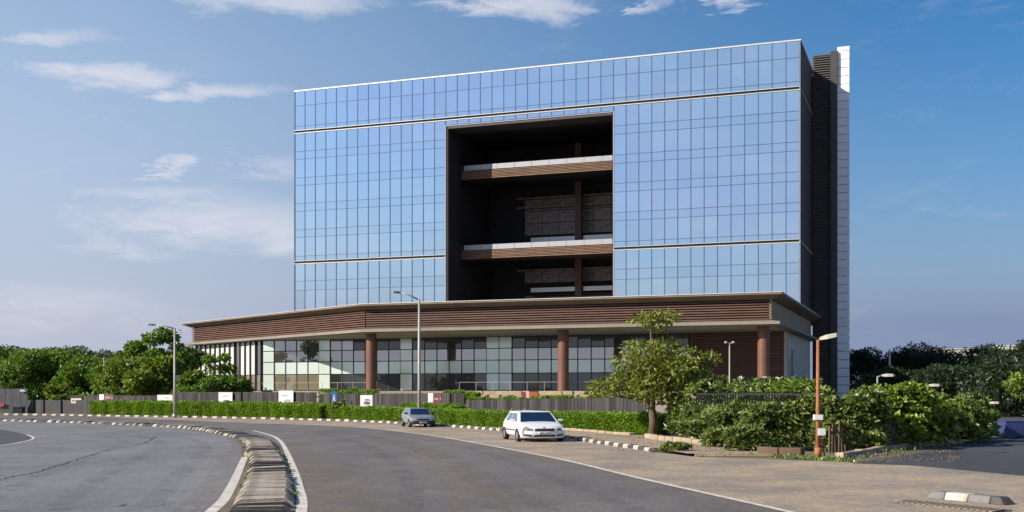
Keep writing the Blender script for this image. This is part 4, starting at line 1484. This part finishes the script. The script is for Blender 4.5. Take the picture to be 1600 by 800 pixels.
cl = [tc(1010, 500, 26, 9), tc(1040, 497, 24, 9), tc(1028, 510, 20, 10), tc(995, 545, 22, 12, .5), tc(1015, 555, 30, 18, -.6), tc(1045, 548, 28, 18, .4), tc(1072, 560, 28, 13), tc(1090, 572, 30, 12, .6),
      tc(1110, 562, 16, 8), tc(975, 565, 20, 9), tc(985, 585, 24, 14, .6), tc(1015, 582, 34, 20), tc(1050, 585, 36, 20, -.5), tc(1085, 592, 30, 16), tc(945, 606, 24, 12), tc(975, 606, 26, 15, .7),
      tc(1005, 610, 30, 18, -.8), tc(1040, 612, 34, 20, .6), tc(1070, 612, 30, 18), tc(930, 612, 14, 8), tc(1035, 570, 26, 16, 1.2), tc(1000, 598, 30, 16, 1.2), tc(1060, 575, 26, 14, -1.2)]
st = empty('street_tree', (tx, ty, 0.08))
tag(st, 'olive green street tree with a bare top shoot before the podium', 'tree')
mb = MB()
mb.tube([(0, 0, -.1), (.02, 0, .7), (-.05, 0, 1.3), (0, .05, 2.1)], [.26, .2, .19, .16], 11)
mb.tube([(-.05, 0, 1.3), (-.3, 0, 1.5), (-.32, 0, 1.75)], [.17, .15, .1], 8)
mb.tube([(0, .05, 2.0), (-.05, 0, 3.5), (-.1, 0, 5.4), (.1, 0, 6.0)], [.12, .07, .05, .03], 8)
for k, c in enumerate(cl[3:]):
    e = Vector(c[:3])
    s0 = Vector((0, .05, 1.75 + (k % 4) * .25))
    mb.tube([s0, s0.lerp(e, .55) + Vector((0, 0, -.12)), e], [.075, .045, .02], 6)
mb.build('trunk', M['bark'], st, True)
p, d = clump_points(cl, 6600, .42)
leaf_object('crown', p, d, .27, .11, M['leaf_olive'], st)

# dark trees right of the building
G_RIGHT = 'dark trees right of the building'
for k, (px, d, h, w, lb) in enumerate(((1345, 168, 8.3, 9, 'dark tree touching the white fin of the building'), (1405, 165, 8.2, 11, 'dark tree behind the tall pale post'),
                                       (1462, 162, 7.4, 10, 'dark lower tree left of the pale far building'), (1520, 150, 7.6, 11, 'dark tree before the pale far building'),
                                       (1590, 140, 8.4, 12, 'dark tree at the right photo edge above the blue box'), (1440, 190, 9.6, 13, 'dark tree top furthest back right of the building'),
                                       (1555, 178, 8.6, 12, 'dark tree top between the two pale far buildings'), (1650, 150, 9.6, 14, 'dark tree cut by the right photo edge'),
                                       (1500, 118, 4.6, 9, 'low dark tree behind the side road lamps'), (1570, 108, 5.0, 9, 'low dark tree overhanging the blue box'),
                                       (1400, 125, 4.4, 8, 'low dark tree just above the corner shrubs'))):
    make_tree('dark_tree', lb, G_RIGHT, at(px, d), random_crown(w, .5, h - .4, 30, 140 + k, .6), 12000, .4, .17, M['leaf_shade'], .2, (0, 0, h * .3), seed=k + 50)
make_tree('young_tree', 'young light green tree at the right photo edge', None, at(1606, 58), random_crown(2.4, .8, 3.1, 9, 301, .5), 900, .3, .13, M['leaf_bright'], .05, seed=81)

# ------------------------------------------------------------------ shrubs with long leaves
def shrub(label, px, d, w, h, n, m, L=.3, W=.085, z0=.15, depth=.8, flowers=0, seed=0, name='shrub', leaves=10):
    rg = np.random.default_rng(seed + 500)
    n = int(n * 2.2)
    t = empty(name, (*at(px, d), 0.0))
    tag(t, label, 'shrub', 'shrubs at the corner of the plot')
    lumps = [(rg.uniform(-.34, .34) * w, rg.uniform(-.32, .32) * w * depth, z0 + (h - z0) * rg.uniform(.2, .78), w * rg.uniform(.17, .27), w * depth * rg.uniform(.17, .27), (h - z0) * rg.uniform(.2, .3)) for _ in range(13)]
    lumps += [(0, 0, z0 + (h - z0) * .4, w * .36, w * depth * .36, (h - z0) * .38)]
    cl_ = np.array(lumps)
    idx = rg.integers(0, len(cl_), n)
    dv = rg.normal(size=(n, 3))
    dv[:, 2] = np.abs(dv[:, 2]) * 1.0 - .25
    dv /= np.linalg.norm(dv, axis=1, keepdims=True)
    tips = cl_[idx, :3] + dv * cl_[idx, 3:] * rg.uniform(.75, 1.08, n)[:, None]
    low = tips[:, 2] < z0
    tips[:, 2] = np.where(low, z0 + np.abs(tips[:, 2] - z0) * .8, tips[:, 2])
    skirt = rg.uniform(0, 1, n) < .22
    tips[:, 2] = np.where(skirt, z0 + rg.uniform(0, .3, n) * (h - z0), tips[:, 2])
    ax = dv * .8 + np.array([0, 0, .6])
    ax /= np.linalg.norm(ax, axis=1, keepdims=True)
    pts = np.repeat(tips, leaves, 0)
    axr = np.repeat(ax, leaves, 0)
    rv = rg.normal(size=pts.shape)
    perp = rv - axr * np.sum(rv * axr, 1, keepdims=True)
    perp /= np.linalg.norm(perp, axis=1, keepdims=True)
    dirs = perp * rg.uniform(.6, 1.2, (len(pts), 1)) + axr * rg.uniform(.1, .8, (len(pts), 1))
    leaf_object('foliage', pts, dirs, L, W, M[m], t)
    mb_ = MB()
    for k in range(9):
        e = lumps[k]
        mb_.tube([(e[0] * .25, e[1] * .25, 0), (e[0] * .6, e[1] * .6, e[2] * .6), (e[0], e[1], e[2])], [.05, .04, .02], 6)
    mb_.build('stems', M['bark_dark'], t, True)
    if flowers:
        top = tips[np.argsort(-tips[:, 2])[:flowers * 3:3]]
        for q in top:
            f = MB()
            for k in range(5):
                a = k * 1.2566
                f.add([(0, 0, 0), (.09 * math.cos(a - .4), .09 * math.sin(a - .4), .05), (.14 * math.cos(a), .14 * math.sin(a), .04), (.09 * math.cos(a + .4), .09 * math.sin(a + .4), .05)], [(0, 1, 2, 3)])
            o = f.build('flower', M['petal'], t)
            o.location = (q[0], q[1], q[2] + .08)
            o.rotation_euler = (rg.uniform(.3, 1.0), 0, rg.uniform(-.5, .5))
    return t


shrub('dark shrub mass just right of the street tree trunk', 1092, 60, 2.9, 2.1, 340, 'leaf_shrub', seed=1)
shrub('glossy long-leaved shrub nearest the pavement end', 1150, 46.5, 2.9, 1.75, 420, 'leaf_shrub', seed=2)
shrub('glossy long-leaved shrub left of the rusty lamp post', 1222, 46, 2.9, 1.85, 420, 'leaf_shrub', seed=3)
shrub('small low shrub spilling onto the pavement end', 1168, 43.6, 1.5, .95, 160, 'leaf_shrub', L=.26, seed=4)
shrub('shrub with white flowers behind the bar fence, below the camera post', 1138, 60, 4.2, 3.0, 460, 'leaf_shrub', flowers=3, z0=.8, seed=5)
shrub('shrub with white flowers behind the bar fence, below the right column', 1205, 57.5, 4.0, 3.0, 460, 'leaf_shrub', flowers=4, z0=.8, seed=6)
shrub('shrub behind the rusty lamp post top-lit at its crown', 1262, 53, 3.2, 2.85, 380, 'leaf_bright', seed=7)
shrub('dense shrub right beside the rusty lamp post', 1318, 45.5, 3.5, 2.4, 520, 'leaf_shrub', L=.24, W=.1, seed=8)
shrub('tall bright-topped shrub in the middle of the corner row', 1372, 48, 4.0, 2.7, 560, 'leaf_bright', L=.24, W=.11, seed=9)
shrub('bright-topped shrub right of the tallest corner shrub', 1430, 50, 4.0, 2.6, 560, 'leaf_bright', L=.24, W=.11, seed=10)
shrub('drooping shrub where the corner row slopes down', 1478, 53, 3.7, 2.25, 460, 'leaf_shrub', L=.24, W=.1, seed=11)
shrub('lowest shrub at the right end of the corner row', 1516, 56, 2.6, 1.6, 300, 'leaf_bright', L=.24, W=.1, seed=12)
shrub('low dark shrub under the street tree beside the hedge end', 1105, 55, 2.6, 1.5, 300, 'leaf_shrub', seed=13)
shrub('little round shrub in front of the blue sign', 528, 93, 1.2, 1.6, 90, 'leaf_bright', L=.2, W=.1, seed=14)
shrub('single weedy clump at the road end of the kerb', 1056, 43.6, .95, .34, 90, 'leaf_shrub', L=.16, W=.05, z0=.03, seed=15, leaves=12)

# weeds and ground cover at the foot of the shrubs and along the kerb
n = 1300
pts, dirs = [], []
for _ in range(n):
    u = rng.random()
    if u < .45:
        a, b = gp(1215, 716), gp(1330, 722)
    elif u < .7:
        a, b = gp(930, 682), gp(1030, 690)
    elif u < .74:
        a, b = kerb_off([700], .35)[0], kerb_off([880], .35)[0]
    elif u < .86:
        j_ = rng.choice((215, 238, 262, 291, 322, 345, 371, 402, 433, 467, 498, 520))
        a = tuple(MEDIAN[j_] + normals(MEDIAN[j_:j_ + 2])[0] * rng.choice((-.6, .6)))
        b = a
    else:
        a, b = gp(1320, 720), gp(1500, 694)
    t_ = rng.random()
    sx, sy = (.18, .45) if a != b else (.05, .12)
    pts.append((a[0] + (b[0] - a[0]) * t_ + rng.gauss(0, sx), a[1] + (b[1] - a[1]) * t_ + rng.gauss(0, sy), .02))
    dirs.append((rng.gauss(0, .6), rng.gauss(0, .6), 1))
w_ = leaf_object('weeds', np.array(pts), np.array(dirs), .13, .045, M['leaf_shrub'])
tag(w_, 'low weeds scattered along kerb and shrub edge', 'weeds', kind='stuff')
pts, dirs = [], []
for _ in range(900):
    u = rng.random()
    if u < .6:
        px, py = rng.uniform(880, 1180), 0
        py = 680 + (px - 880) * .085 + rng.gauss(0, 6)
        z_ = .115
    else:
        px, py, z_ = rng.uniform(1330, 1500), rng.uniform(703, 722), .03
    q = gp(px, py, z_)
    pts.append((q[0], q[1], z_))
    a = rng.uniform(0, 6.28)
    dirs.append((math.cos(a), math.sin(a), rng.uniform(-.05, .3)))
w_ = leaf_object('leaf_litter', np.array(pts), np.array(dirs), .075, .045, M['litter'])
tag(w_, 'dry leaves lying on the pavement and verge', 'leaf litter', kind='stuff')

# ------------------------------------------------------------------ small stones and edging
def edging(label, pts, L=.8, m='stone', h=.24, w=.3):
    pth = catmull(pts, L)
    t = empty('stone_edging', (pth[0].x, pth[0].y, 0))
    tag(t, label, 'edging')
    me = MB().box(-L * .48, L * .48, -w / 2, w / 2, 0, h).mesh('edging_stone', M[m])
    for a, b in zip(pth, pth[1:]):
        c = (a + b) / 2
        o = inst('edging_stone', me, t, (c.x - pth[0].x, c.y - pth[0].y, rng.uniform(-.02, .02)), (rng.uniform(-.04, .04), rng.uniform(-.04, .04), math.atan2(b.y - a.y, b.x - a.x) + rng.uniform(-.05, .05)))
        bevel(o, .03, 2)


edging('sandstone edging stones at the foot of the street tree', [gp(1012, 688), gp(1060, 694), gp(1112, 699)], .95, h=.3)
edging('sandstone edging below the hedge behind the white hatchback', [gp(885, 674), gp(930, 678), gp(1000, 684)], 1.0, h=.22)
edging('brown edging wall under the long-leaved shrubs left of the rusty post', [gp(1185, 712), gp(1230, 714), gp(1282, 716)], .9, 'picket', .32)
edging('sandy edging running back along the side road under the shrubs', [gp(1312, 716), gp(1350, 710), gp(1400, 702), gp(1450, 697), gp(1512, 692)], 1.1, h=.2)

blk = empty('kerb_island', (*gp(1515, 784), 0.01), math.atan2(gp(1588, 790)[1] - gp(1442, 776)[1], gp(1588, 790)[0] - gp(1442, 776)[0]))
tag(blk, 'short grey and white painted kerb island at the bottom right', 'kerb stone')
xs = [-.98, -.5, .08, .62, .98]
for j, mt in enumerate(('kerb_grey', 'kerb_white', 'kerb_grey', 'kerb_black')):  # black end block: shade on the island's right end put into its colour
    a, b = xs[j] + .008, xs[j + 1] - .008
    ta, tb = (a + .16 if j == 0 else a), (b - .14 if j == 3 else b)
    o = MB().add([(a, -.2, 0), (b, -.2, 0), (b, .2, 0), (a, .2, 0), (ta, -.14, .16), (tb, -.14, .16), (tb, .14, .16), (ta, .14, .16)],
                 [(0, 3, 2, 1), (4, 5, 6, 7), (0, 1, 5, 4), (1, 2, 6, 5), (2, 3, 7, 6), (3, 0, 4, 7)]).build('kerb_block', M[mt], blk)
    bevel(o, .025, 2)
dg = empty('drain_grating', (*gp(1480, 793), 0.014), math.atan2(gp(1588, 790)[1] - gp(1442, 776)[1], gp(1588, 790)[0] - gp(1442, 776)[0]))
tag(dg, 'dark slotted drain grating in the dusty ground before the kerb island', 'drain')
MB().box(-1.2, 1.2, -.32, .32, 0, .012).build('pit', M['groove'], dg)
gb = MB().box(-.035, .035, -.3, .3, .014, .035).mesh('bar', M['dust'])
for j in range(17):
    inst('bar', gb, dg, (-1.12 + j * .14, 0, 0), (0, 0, .25))
for s_ in (-1, 1):
    MB().box(-1.2, 1.2, s_ * .33 - .025, s_ * .33 + .025, 0, .03).build('frame', M['gravel'], dg)
for px, py, s_, lb in ((1023, 707, .16, 'small dark stone at the road end of the kerb'), (1350, 716, .12, 'small stone on the gravel verge under the shrubs')):
    mb = MB()
    rg = random.Random(px)
    n = 8
    for i_, (rz, rr) in enumerate(((0, .9), (.35, 1.0), (.7, .75), (.95, .3))):
        for k in range(n):
            a = 2 * math.pi * k / n
            q = s_ * rr * rg.uniform(.8, 1.15)
            mb.v.append((q * 1.3 * math.cos(a), q * math.sin(a), s_ * rz * 1.1))
    for i_ in range(3):
        for k in range(n):
            mb.f.append((i_ * n + k, i_ * n + (k + 1) % n, (i_ + 1) * n + (k + 1) % n, (i_ + 1) * n + k))
    mb.f.append(tuple(3 * n + k for k in range(n)))
    o = mb.build('stone', M['kerb_black'])
    o.location = (*gp(px, py), 0.01)
    tag(o, lb, 'stone')

# side road, with its shade put into the asphalt colour, and gravel verge
sheet([gp(1300, 719), gp(1345, 712), gp(1400, 703), gp(1450, 698), gp(1512, 694), gp(1545, 681), gp(1500, 700), gp(1470, 712), gp(1420, 727)], 0.016).build('gravel_verge', M['gravel'], kind='structure')
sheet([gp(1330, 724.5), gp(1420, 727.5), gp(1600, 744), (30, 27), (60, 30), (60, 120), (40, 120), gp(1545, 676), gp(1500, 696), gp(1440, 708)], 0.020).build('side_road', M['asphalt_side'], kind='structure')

# metal boxes at the end of the side road
for px, d, w, h, dp, mt, lb in ((1580, 58, 1.05, .78, .8, 'blue_box', 'blue metal box at the far end of the side road'), (1554, 60, .6, .8, .6, 'grey_box', 'grey green metal box left of the blue box')):
    t = empty('metal_box', (*at(px, d), 0.02), .12)
    tag(t, lb, 'box')
    bevel(MB().box(-w / 2, w / 2, -dp / 2, dp / 2, .05, h).build('body', M[mt], t), .02)
    bevel(MB().box(-w / 2 - .02, w / 2 + .02, -dp / 2 - .02, dp / 2 + .02, h + .002, h + .05).build('lid', M[mt], t), .015)
    for a in (-1, 1):
        MB().box(a * w * .4 - .04, a * w * .4 + .04, -dp * .4, dp * .4, -.02, .048).build('foot', M['black_metal'], t)

# far pale buildings seen over the right trees
for px, d, w, h, lb in ((1497, 340, 15, 14.6, 'pale far block seen through the tree tops, left one'), (1597, 360, 13, 16.4, 'pale far block seen through the tree tops at the right edge')):
    t = empty('far_building', (*at(px, d), 0), -.2)
    tag(t, lb, 'building')
    MB().box(-w / 2, w / 2, 0, 10, 0, h).build('wall', M['far_wall'], t)
    MB().box(-w / 2 - .2, w / 2 + .2, -.2, 10.2, h, h + .4).build('roof', M['far_wall'], t)
    wm = MB().box(-.7, .7, -.06, .02, -.7, .7).mesh('window', M['far_glass'])
    for r_ in range(4):
        for c_ in range(5):
            inst('window', wm, t, (-w / 2 + (c_ + .5) * w / 5, 0, h - 1.8 - r_ * 3.2))

# ------------------------------------------------------------------ cars
def lerp3(a, b, t): return tuple(a[i] + (b[i] - a[i]) * t for i in range(3))


def quad_in(c, u0, u1, v0, v1, off):
    """sub-rectangle of a quad (c00,c10,c11,c01), pushed out along its normal"""
    def P(u, v): return Vector(lerp3(lerp3(c[0], c[1], u), lerp3(c[3], c[2], u), v))
    q = [P(u0, v0), P(u1, v0), P(u1, v1), P(u0, v1)]
    nrm = (q[1] - q[0]).cross(q[3] - q[0]).normalized() * off
    return [a + nrm for a in q], nrm


def glass_quad(name, parent, c, u0, u1, v0, v1, m, off=.012):
    q, nrm = quad_in(c, u0, u1, v0, v1, off)
    b = [a - nrm * .8 for a in q]
    return MB().add(q + b, [(0, 1, 2, 3), (7, 6, 5, 4), (0, 4, 5, 1), (1, 5, 6, 2), (2, 6, 7, 3), (3, 7, 4, 0)]).build(name, M[m], parent)


def car(name, label, loc, heading, stations, green, paint, wheel_r, wheel_x, hw, spec):
    t = empty(name, (loc[0], loc[1], 0.012), math.atan2(heading[1], heading[0]))
    tag(t, label, 'car')
    mb = MB()
    prof_n = None
    for (x, w, zb, zw, zs, zt) in stations:         # x forward; half width; bottom; widest; shoulder; top centre
        ring = [(0, zb), (w * .82, zb), (w * .97, zb + .08), (w, zw), (w * .97, zs), (w * .84, zs + (zt - zs) * .75), (w * .45, zt), (0, zt + .005)]
        full = ring + [(-a, b) for a, b in reversed(ring[1:-1])]
        prof_n = len(full)
        mb.v += [(x, y, z) for y, z in full]
    for i in range(len(stations) - 1):
        for k in range(prof_n):
            k2 = (k + 1) % prof_n
            mb.f.append((i * prof_n + k, i * prof_n + k2, (i + 1) * prof_n + k2, (i + 1) * prof_n + k))
    mb.f.append(tuple(range(prof_n)))
    mb.f.append(tuple(reversed(range((len(stations) - 1) * prof_n, len(stations) * prof_n))))
    body_ = mb.build('body', M[paint], t, True)
    sm = body_.modifiers.new('sub', 'SUBSURF')
    sm.levels = sm.render_levels = 2
    # cabin
    xr, xf, wb, zb, xrr, xfr, wr, zr = green
    B = [(xr, -wb, zb), (xf, -wb, zb), (xf, wb, zb), (xr, wb, zb)]
    T = [(xrr, -wr, zr), (xfr, -wr, zr), (xfr, wr, zr), (xrr, wr, zr)]
    g = MB().add(B + T + [(xrr + .1, 0, zr + .035), (xfr - .1, 0, zr + .035)], [(0, 1, 5, 4), (2, 3, 7, 6), (1, 2, 6, 5), (3, 0, 4, 7), (4, 5, 9, 8), (5, 6, 9), (6, 7, 8, 9), (7, 4, 8)])
    cab = g.build('cabin', M[paint], t)
    bevel(cab, .05, 3)
    glass_quad('windscreen', t, (B[1], B[2], T[2], T[1]), .06, .94, .16, .93, 'car_glass')
    glass_quad('rear_window', t, (B[3], B[0], T[0], T[3]), .08, .92, .15, .9, 'car_glass')
    for sgn, c in ((-1, (B[0], B[1], T[1], T[0])), (1, (B[2], B[3], T[3], T[2]))):
        for a, b in (((.12, .5), (.54, .93)) if sgn < 0 else ((.07, .46), (.5, .88))):
            glass_quad('side_window', t, c, a, b, .2, .87, 'car_side_glass')
    # wheels
    for wx in wheel_x:
        for sgn in (-1, 1):
            wh = empty('wheel', (wx, sgn * (hw - .10), wheel_r), 0, t)
            wh.rotation_euler = (R(90), 0, 0)
            prof = [(-.1, .62), (-.1, .92), (-.07, 1.0), (.07, 1.0), (.1, .92), (.1, .62)]
            tm = MB()
            n = 24
            for yy, rr in prof:
                for k in range(n):
                    a = 2 * math.pi * k / n
                    tm.v.append((wheel_r * rr * math.cos(a), wheel_r * rr * math.sin(a), yy))
            for i in range(len(prof) - 1):
                for k in range(n):
                    tm.f.append((i * n + k, i * n + (k + 1) % n, (i + 1) * n + (k + 1) % n, (i + 1) * n + k))
            tm.build('tyre', M['tyre'], wh, True)
            rm = MB().tube([(0, 0, -.085), (0, 0, .085)], wheel_r * .63, 20)
            rm.build('rim', M['rim'], wh)
            ar = MB()
            n = 20
            yo = sgn * (hw - .2)
            for k in range(n + 1):
                a = math.pi * k / n
                for rr, yy in ((wheel_r * 1.0, hw + .003), (wheel_r * 1.09, hw + .003), (wheel_r * 1.09, hw - .12)):
                    ar.v.append((wx + rr * math.cos(a), sgn * yy, wheel_r + rr * math.sin(a)))
            for k in range(n):
                for q in (0, 1):
                    ar.f.append((3 * k + q, 3 * k + q + 1, 3 * k + 3 + q + 1, 3 * k + 3 + q))
            ar.build('wheel_arch', M['car_black'], t)
    xn = stations[-1][0]
    for nm, mt, y0, y1, z0, z1, x0, x1, sl in spec:
        # box panel on the nose; sl slants its outer end backwards
        for sgn in ((1,) if y0 < 0 else (1, -1)):
            a, b = y0 * sgn, y1 * sgn
            v = [(x1, a, z0), (x1 - sl, b, z0 + (.02 if y0 >= 0 else 0)), (x1 - sl, b, z1), (x1, a, z1), (x0, a, z0), (x0 - sl, b, z0), (x0 - sl, b, z1), (x0, a, z1)]
            o = MB().add(v, [(0, 1, 2, 3), (7, 6, 5, 4), (0, 4, 5, 1), (1, 5, 6, 2), (2, 6, 7, 3), (3, 7, 4, 0)]).build(nm, M[mt], t)
            bevel(o, .015, 2)
    return t, body_


def nose(t, paint, w, x0, bow, rows):
    """rounded front end; returns a maker of parts that lie on its surface"""
    def surf(y, z):
        u = min(1.0, abs(y) / w)
        for (za, xa), (zb_, xb) in zip(rows, rows[1:]):
            if za <= z <= zb_:
                xo = xa + (xb - xa) * (z - za) / (zb_ - za)
                break
        else:
            xo = rows[0][1] if z < rows[0][0] else rows[-1][1]
        return x0 + xo - bow * u ** 3.2
    mb_ = MB()
    ny = 24
    for j in range(ny + 1):
        y = -w + 2 * w * j / ny
        for z, _x in rows: mb_.v.append((surf(y, z), y, z))
    nr = len(rows)
    for j in range(ny):
        for i in range(nr - 1):
            mb_.f.append((j * nr + i, (j + 1) * nr + i, (j + 1) * nr + i + 1, j * nr + i + 1))
    mb_.build('front_bumper', M[paint], t, True)

    def patch(name, m, y0, y1, za, zb_, off=.012, twin=False):
        for sg in ((1, -1) if twin else (1,)):
            q_ = MB()
            n_ = 8
            for j in range(n_ + 1):
                f = j / n_
                y = y0 + (y1 - y0) * f
                l0, l1 = za[0] + (za[1] - za[0]) * f, zb_[0] + (zb_[1] - zb_[0]) * f
                for i in range(4):
                    z = l0 + (l1 - l0) * i / 3
                    q_.v.append((surf(y, z) + off, y * sg, z))
            for j in range(n_):
                for i in range(3):
                    fc = (j * 4 + i, (j + 1) * 4 + i, (j + 1) * 4 + i + 1, j * 4 + i + 1)
                    q_.f.append(fc if sg > 0 else tuple(reversed(fc)))
            o_ = q_.build(name, M[m], t, True)
            md = o_.modifiers.new('solid', 'SOLIDIFY')
            md.thickness = .02
            md.offset = -1
    return patch


def mirror(t, x, y, z, m):
    for sgn in (-1, 1):
        mb_ = MB()
        mb_.add([(x - .06, sgn * y, z), (x + .08, sgn * y, z + .02), (x + .06, sgn * (y + .24), z + .03), (x - .04, sgn * (y + .22), z + .02),
                 (x - .06, sgn * y, z + .12), (x + .06, sgn * y, z + .13), (x + .03, sgn * (y + .22), z + .15), (x - .04, sgn * (y + .22), z + .14)],
                [(0, 3, 2, 1), (4, 5, 6, 7), (0, 1, 5, 4), (1, 2, 6, 5), (2, 3, 7, 6), (3, 0, 4, 7)])
        bevel(mb_.build('wing_mirror', M[m], t), .03, 2)


# white hatchback
a = R(13)
wx, wy = gp(849, 691)
t, _ = car('hatchback_car', 'white hatchback with slim dark grille facing the camera', (wx - 2.0 * math.sin(a), wy + 2.0 * math.cos(a)), (math.sin(a), -math.cos(a)),
           [(-2.07, .80, .34, .55, .74, .84), (-2.05, .86, .32, .55, .76, .86), (-1.95, .95, .26, .55, .82, .93), (-1.3, 1.0, .2, .55, .86, .93), (-.4, 1.02, .19, .55, .86, .92), (.6, 1.02, .19, .55, .84, .92),
            (1.1, 1.01, .19, .54, .80, .92), (1.5, 1.0, .19, .52, .75, .875), (1.75, .985, .19, .5, .70, .81), (1.88, .95, .2, .46, .63, .73), (1.9, .93, .21, .45, .62, .72)],
           (-1.85, 1.2, .94, .80, -1.35, .32, .72, 1.36), 'car_white', .29, (-1.28, 1.24), 1.02,
           [])
patch = nose(t, 'car_white', .985, 2.12, .34, [(.17, -.12), (.22, -.03), (.30, .0), (.42, .0), (.50, -.015), (.58, -.04), (.65, -.09), (.70, -.17), (.745, -.30), (.79, -.50)])
patch('grille', 'car_black', -.43, .43, (.50, .50), (.60, .60))
patch('grille_bar', 'rim', -.46, .46, (.60, .60), (.625, .625), .016)
patch('headlight', 'headlight', .50, .93, (.505, .53), (.61, .70), .012, True)
patch('lamp_bulb', 'car_black', .60, .72, (.55, .56), (.60, .62), .018, True)
patch('bumper_intake', 'car_black', -.48, .48, (.245, .245), (.335, .335))
patch('fog_recess', 'car_black', .55, .86, (.26, .29), (.34, .37), .012, True)
patch('number_plate', 'plate', -.26, .26, (.375, .375), (.465, .465), .02)
patch('badge', 'rim', -.045, .045, (.64, .64), (.69, .69), .014)
t.scale = (1.05, 1.07, 1.0)
mirror(t, .72, .96, .88, 'car_white')
for sgn in (-1, 1):
    MB().box(-1.0, .85, sgn * 1.012 - .02, sgn * 1.012 + .02, .5, .545).build('rubbing_strip', M['car_black'], t)
q = MB()
for k in range(7):
    if k == 3: continue
    q.box(2.141, 2.145, -.22 + k * .064, -.185 + k * .064, .405, .45)
tag(q.build('plate_lettering', M['print_dark'], t), kind='stuff')
# grey hatchback
a = R(17)
wx, wy = gp(661, 668)
t, _ = car('hatchback_car', 'older silver grey hatchback with black bumper and dark roofline glass', (wx - 1.6 * math.sin(a), wy + 1.6 * math.cos(a)), (math.sin(a), -math.cos(a)),
           [(-1.7, .68, .34, .52, .7, .78), (-1.68, .72, .32, .52, .71, .79), (-1.62, .78, .26, .52, .76, .84), (-1.0, .83, .21, .5, .78, .84), (0, .84, .2, .5, .78, .84), (.55, .84, .2, .5, .76, .84), (.95, .83, .2, .48, .70, .79),
            (1.25, .82, .22, .47, .65, .74), (1.45, .80, .23, .45, .60, .68), (1.5, .78, .24, .44, .58, .66)],
           (-1.6, .98, .79, .73, -1.25, .28, .60, 1.2), 'car_silver', .26, (-1.05, 1.08), .84,
           [])
patch = nose(t, 'car_silver', .81, 1.70, .16, [(.2, -.06), (.24, .0), (.42, .0), (.46, -.03), (.56, -.05), (.62, -.10), (.66, -.22), (.70, -.38)])
patch('bumper', 'car_black', -.80, .80, (.21, .21), (.42, .42), .05)
patch('grille', 'car_black', -.40, .40, (.46, .46), (.555, .555))
patch('headlight', 'headlight', .43, .72, (.46, .47), (.56, .565), .012, True)
patch('number_plate', 'plate', -.24, .24, (.27, .27), (.34, .34), .062)
mirror(t, .55, .78, .8, 'car_black')
q = MB()
for k in range(7):
    q.box(1.763, 1.766, -.2 + k * .058, -.17 + k * .058, .285, .325)
tag(q.build('plate_lettering', M['print_dark'], t), kind='stuff')
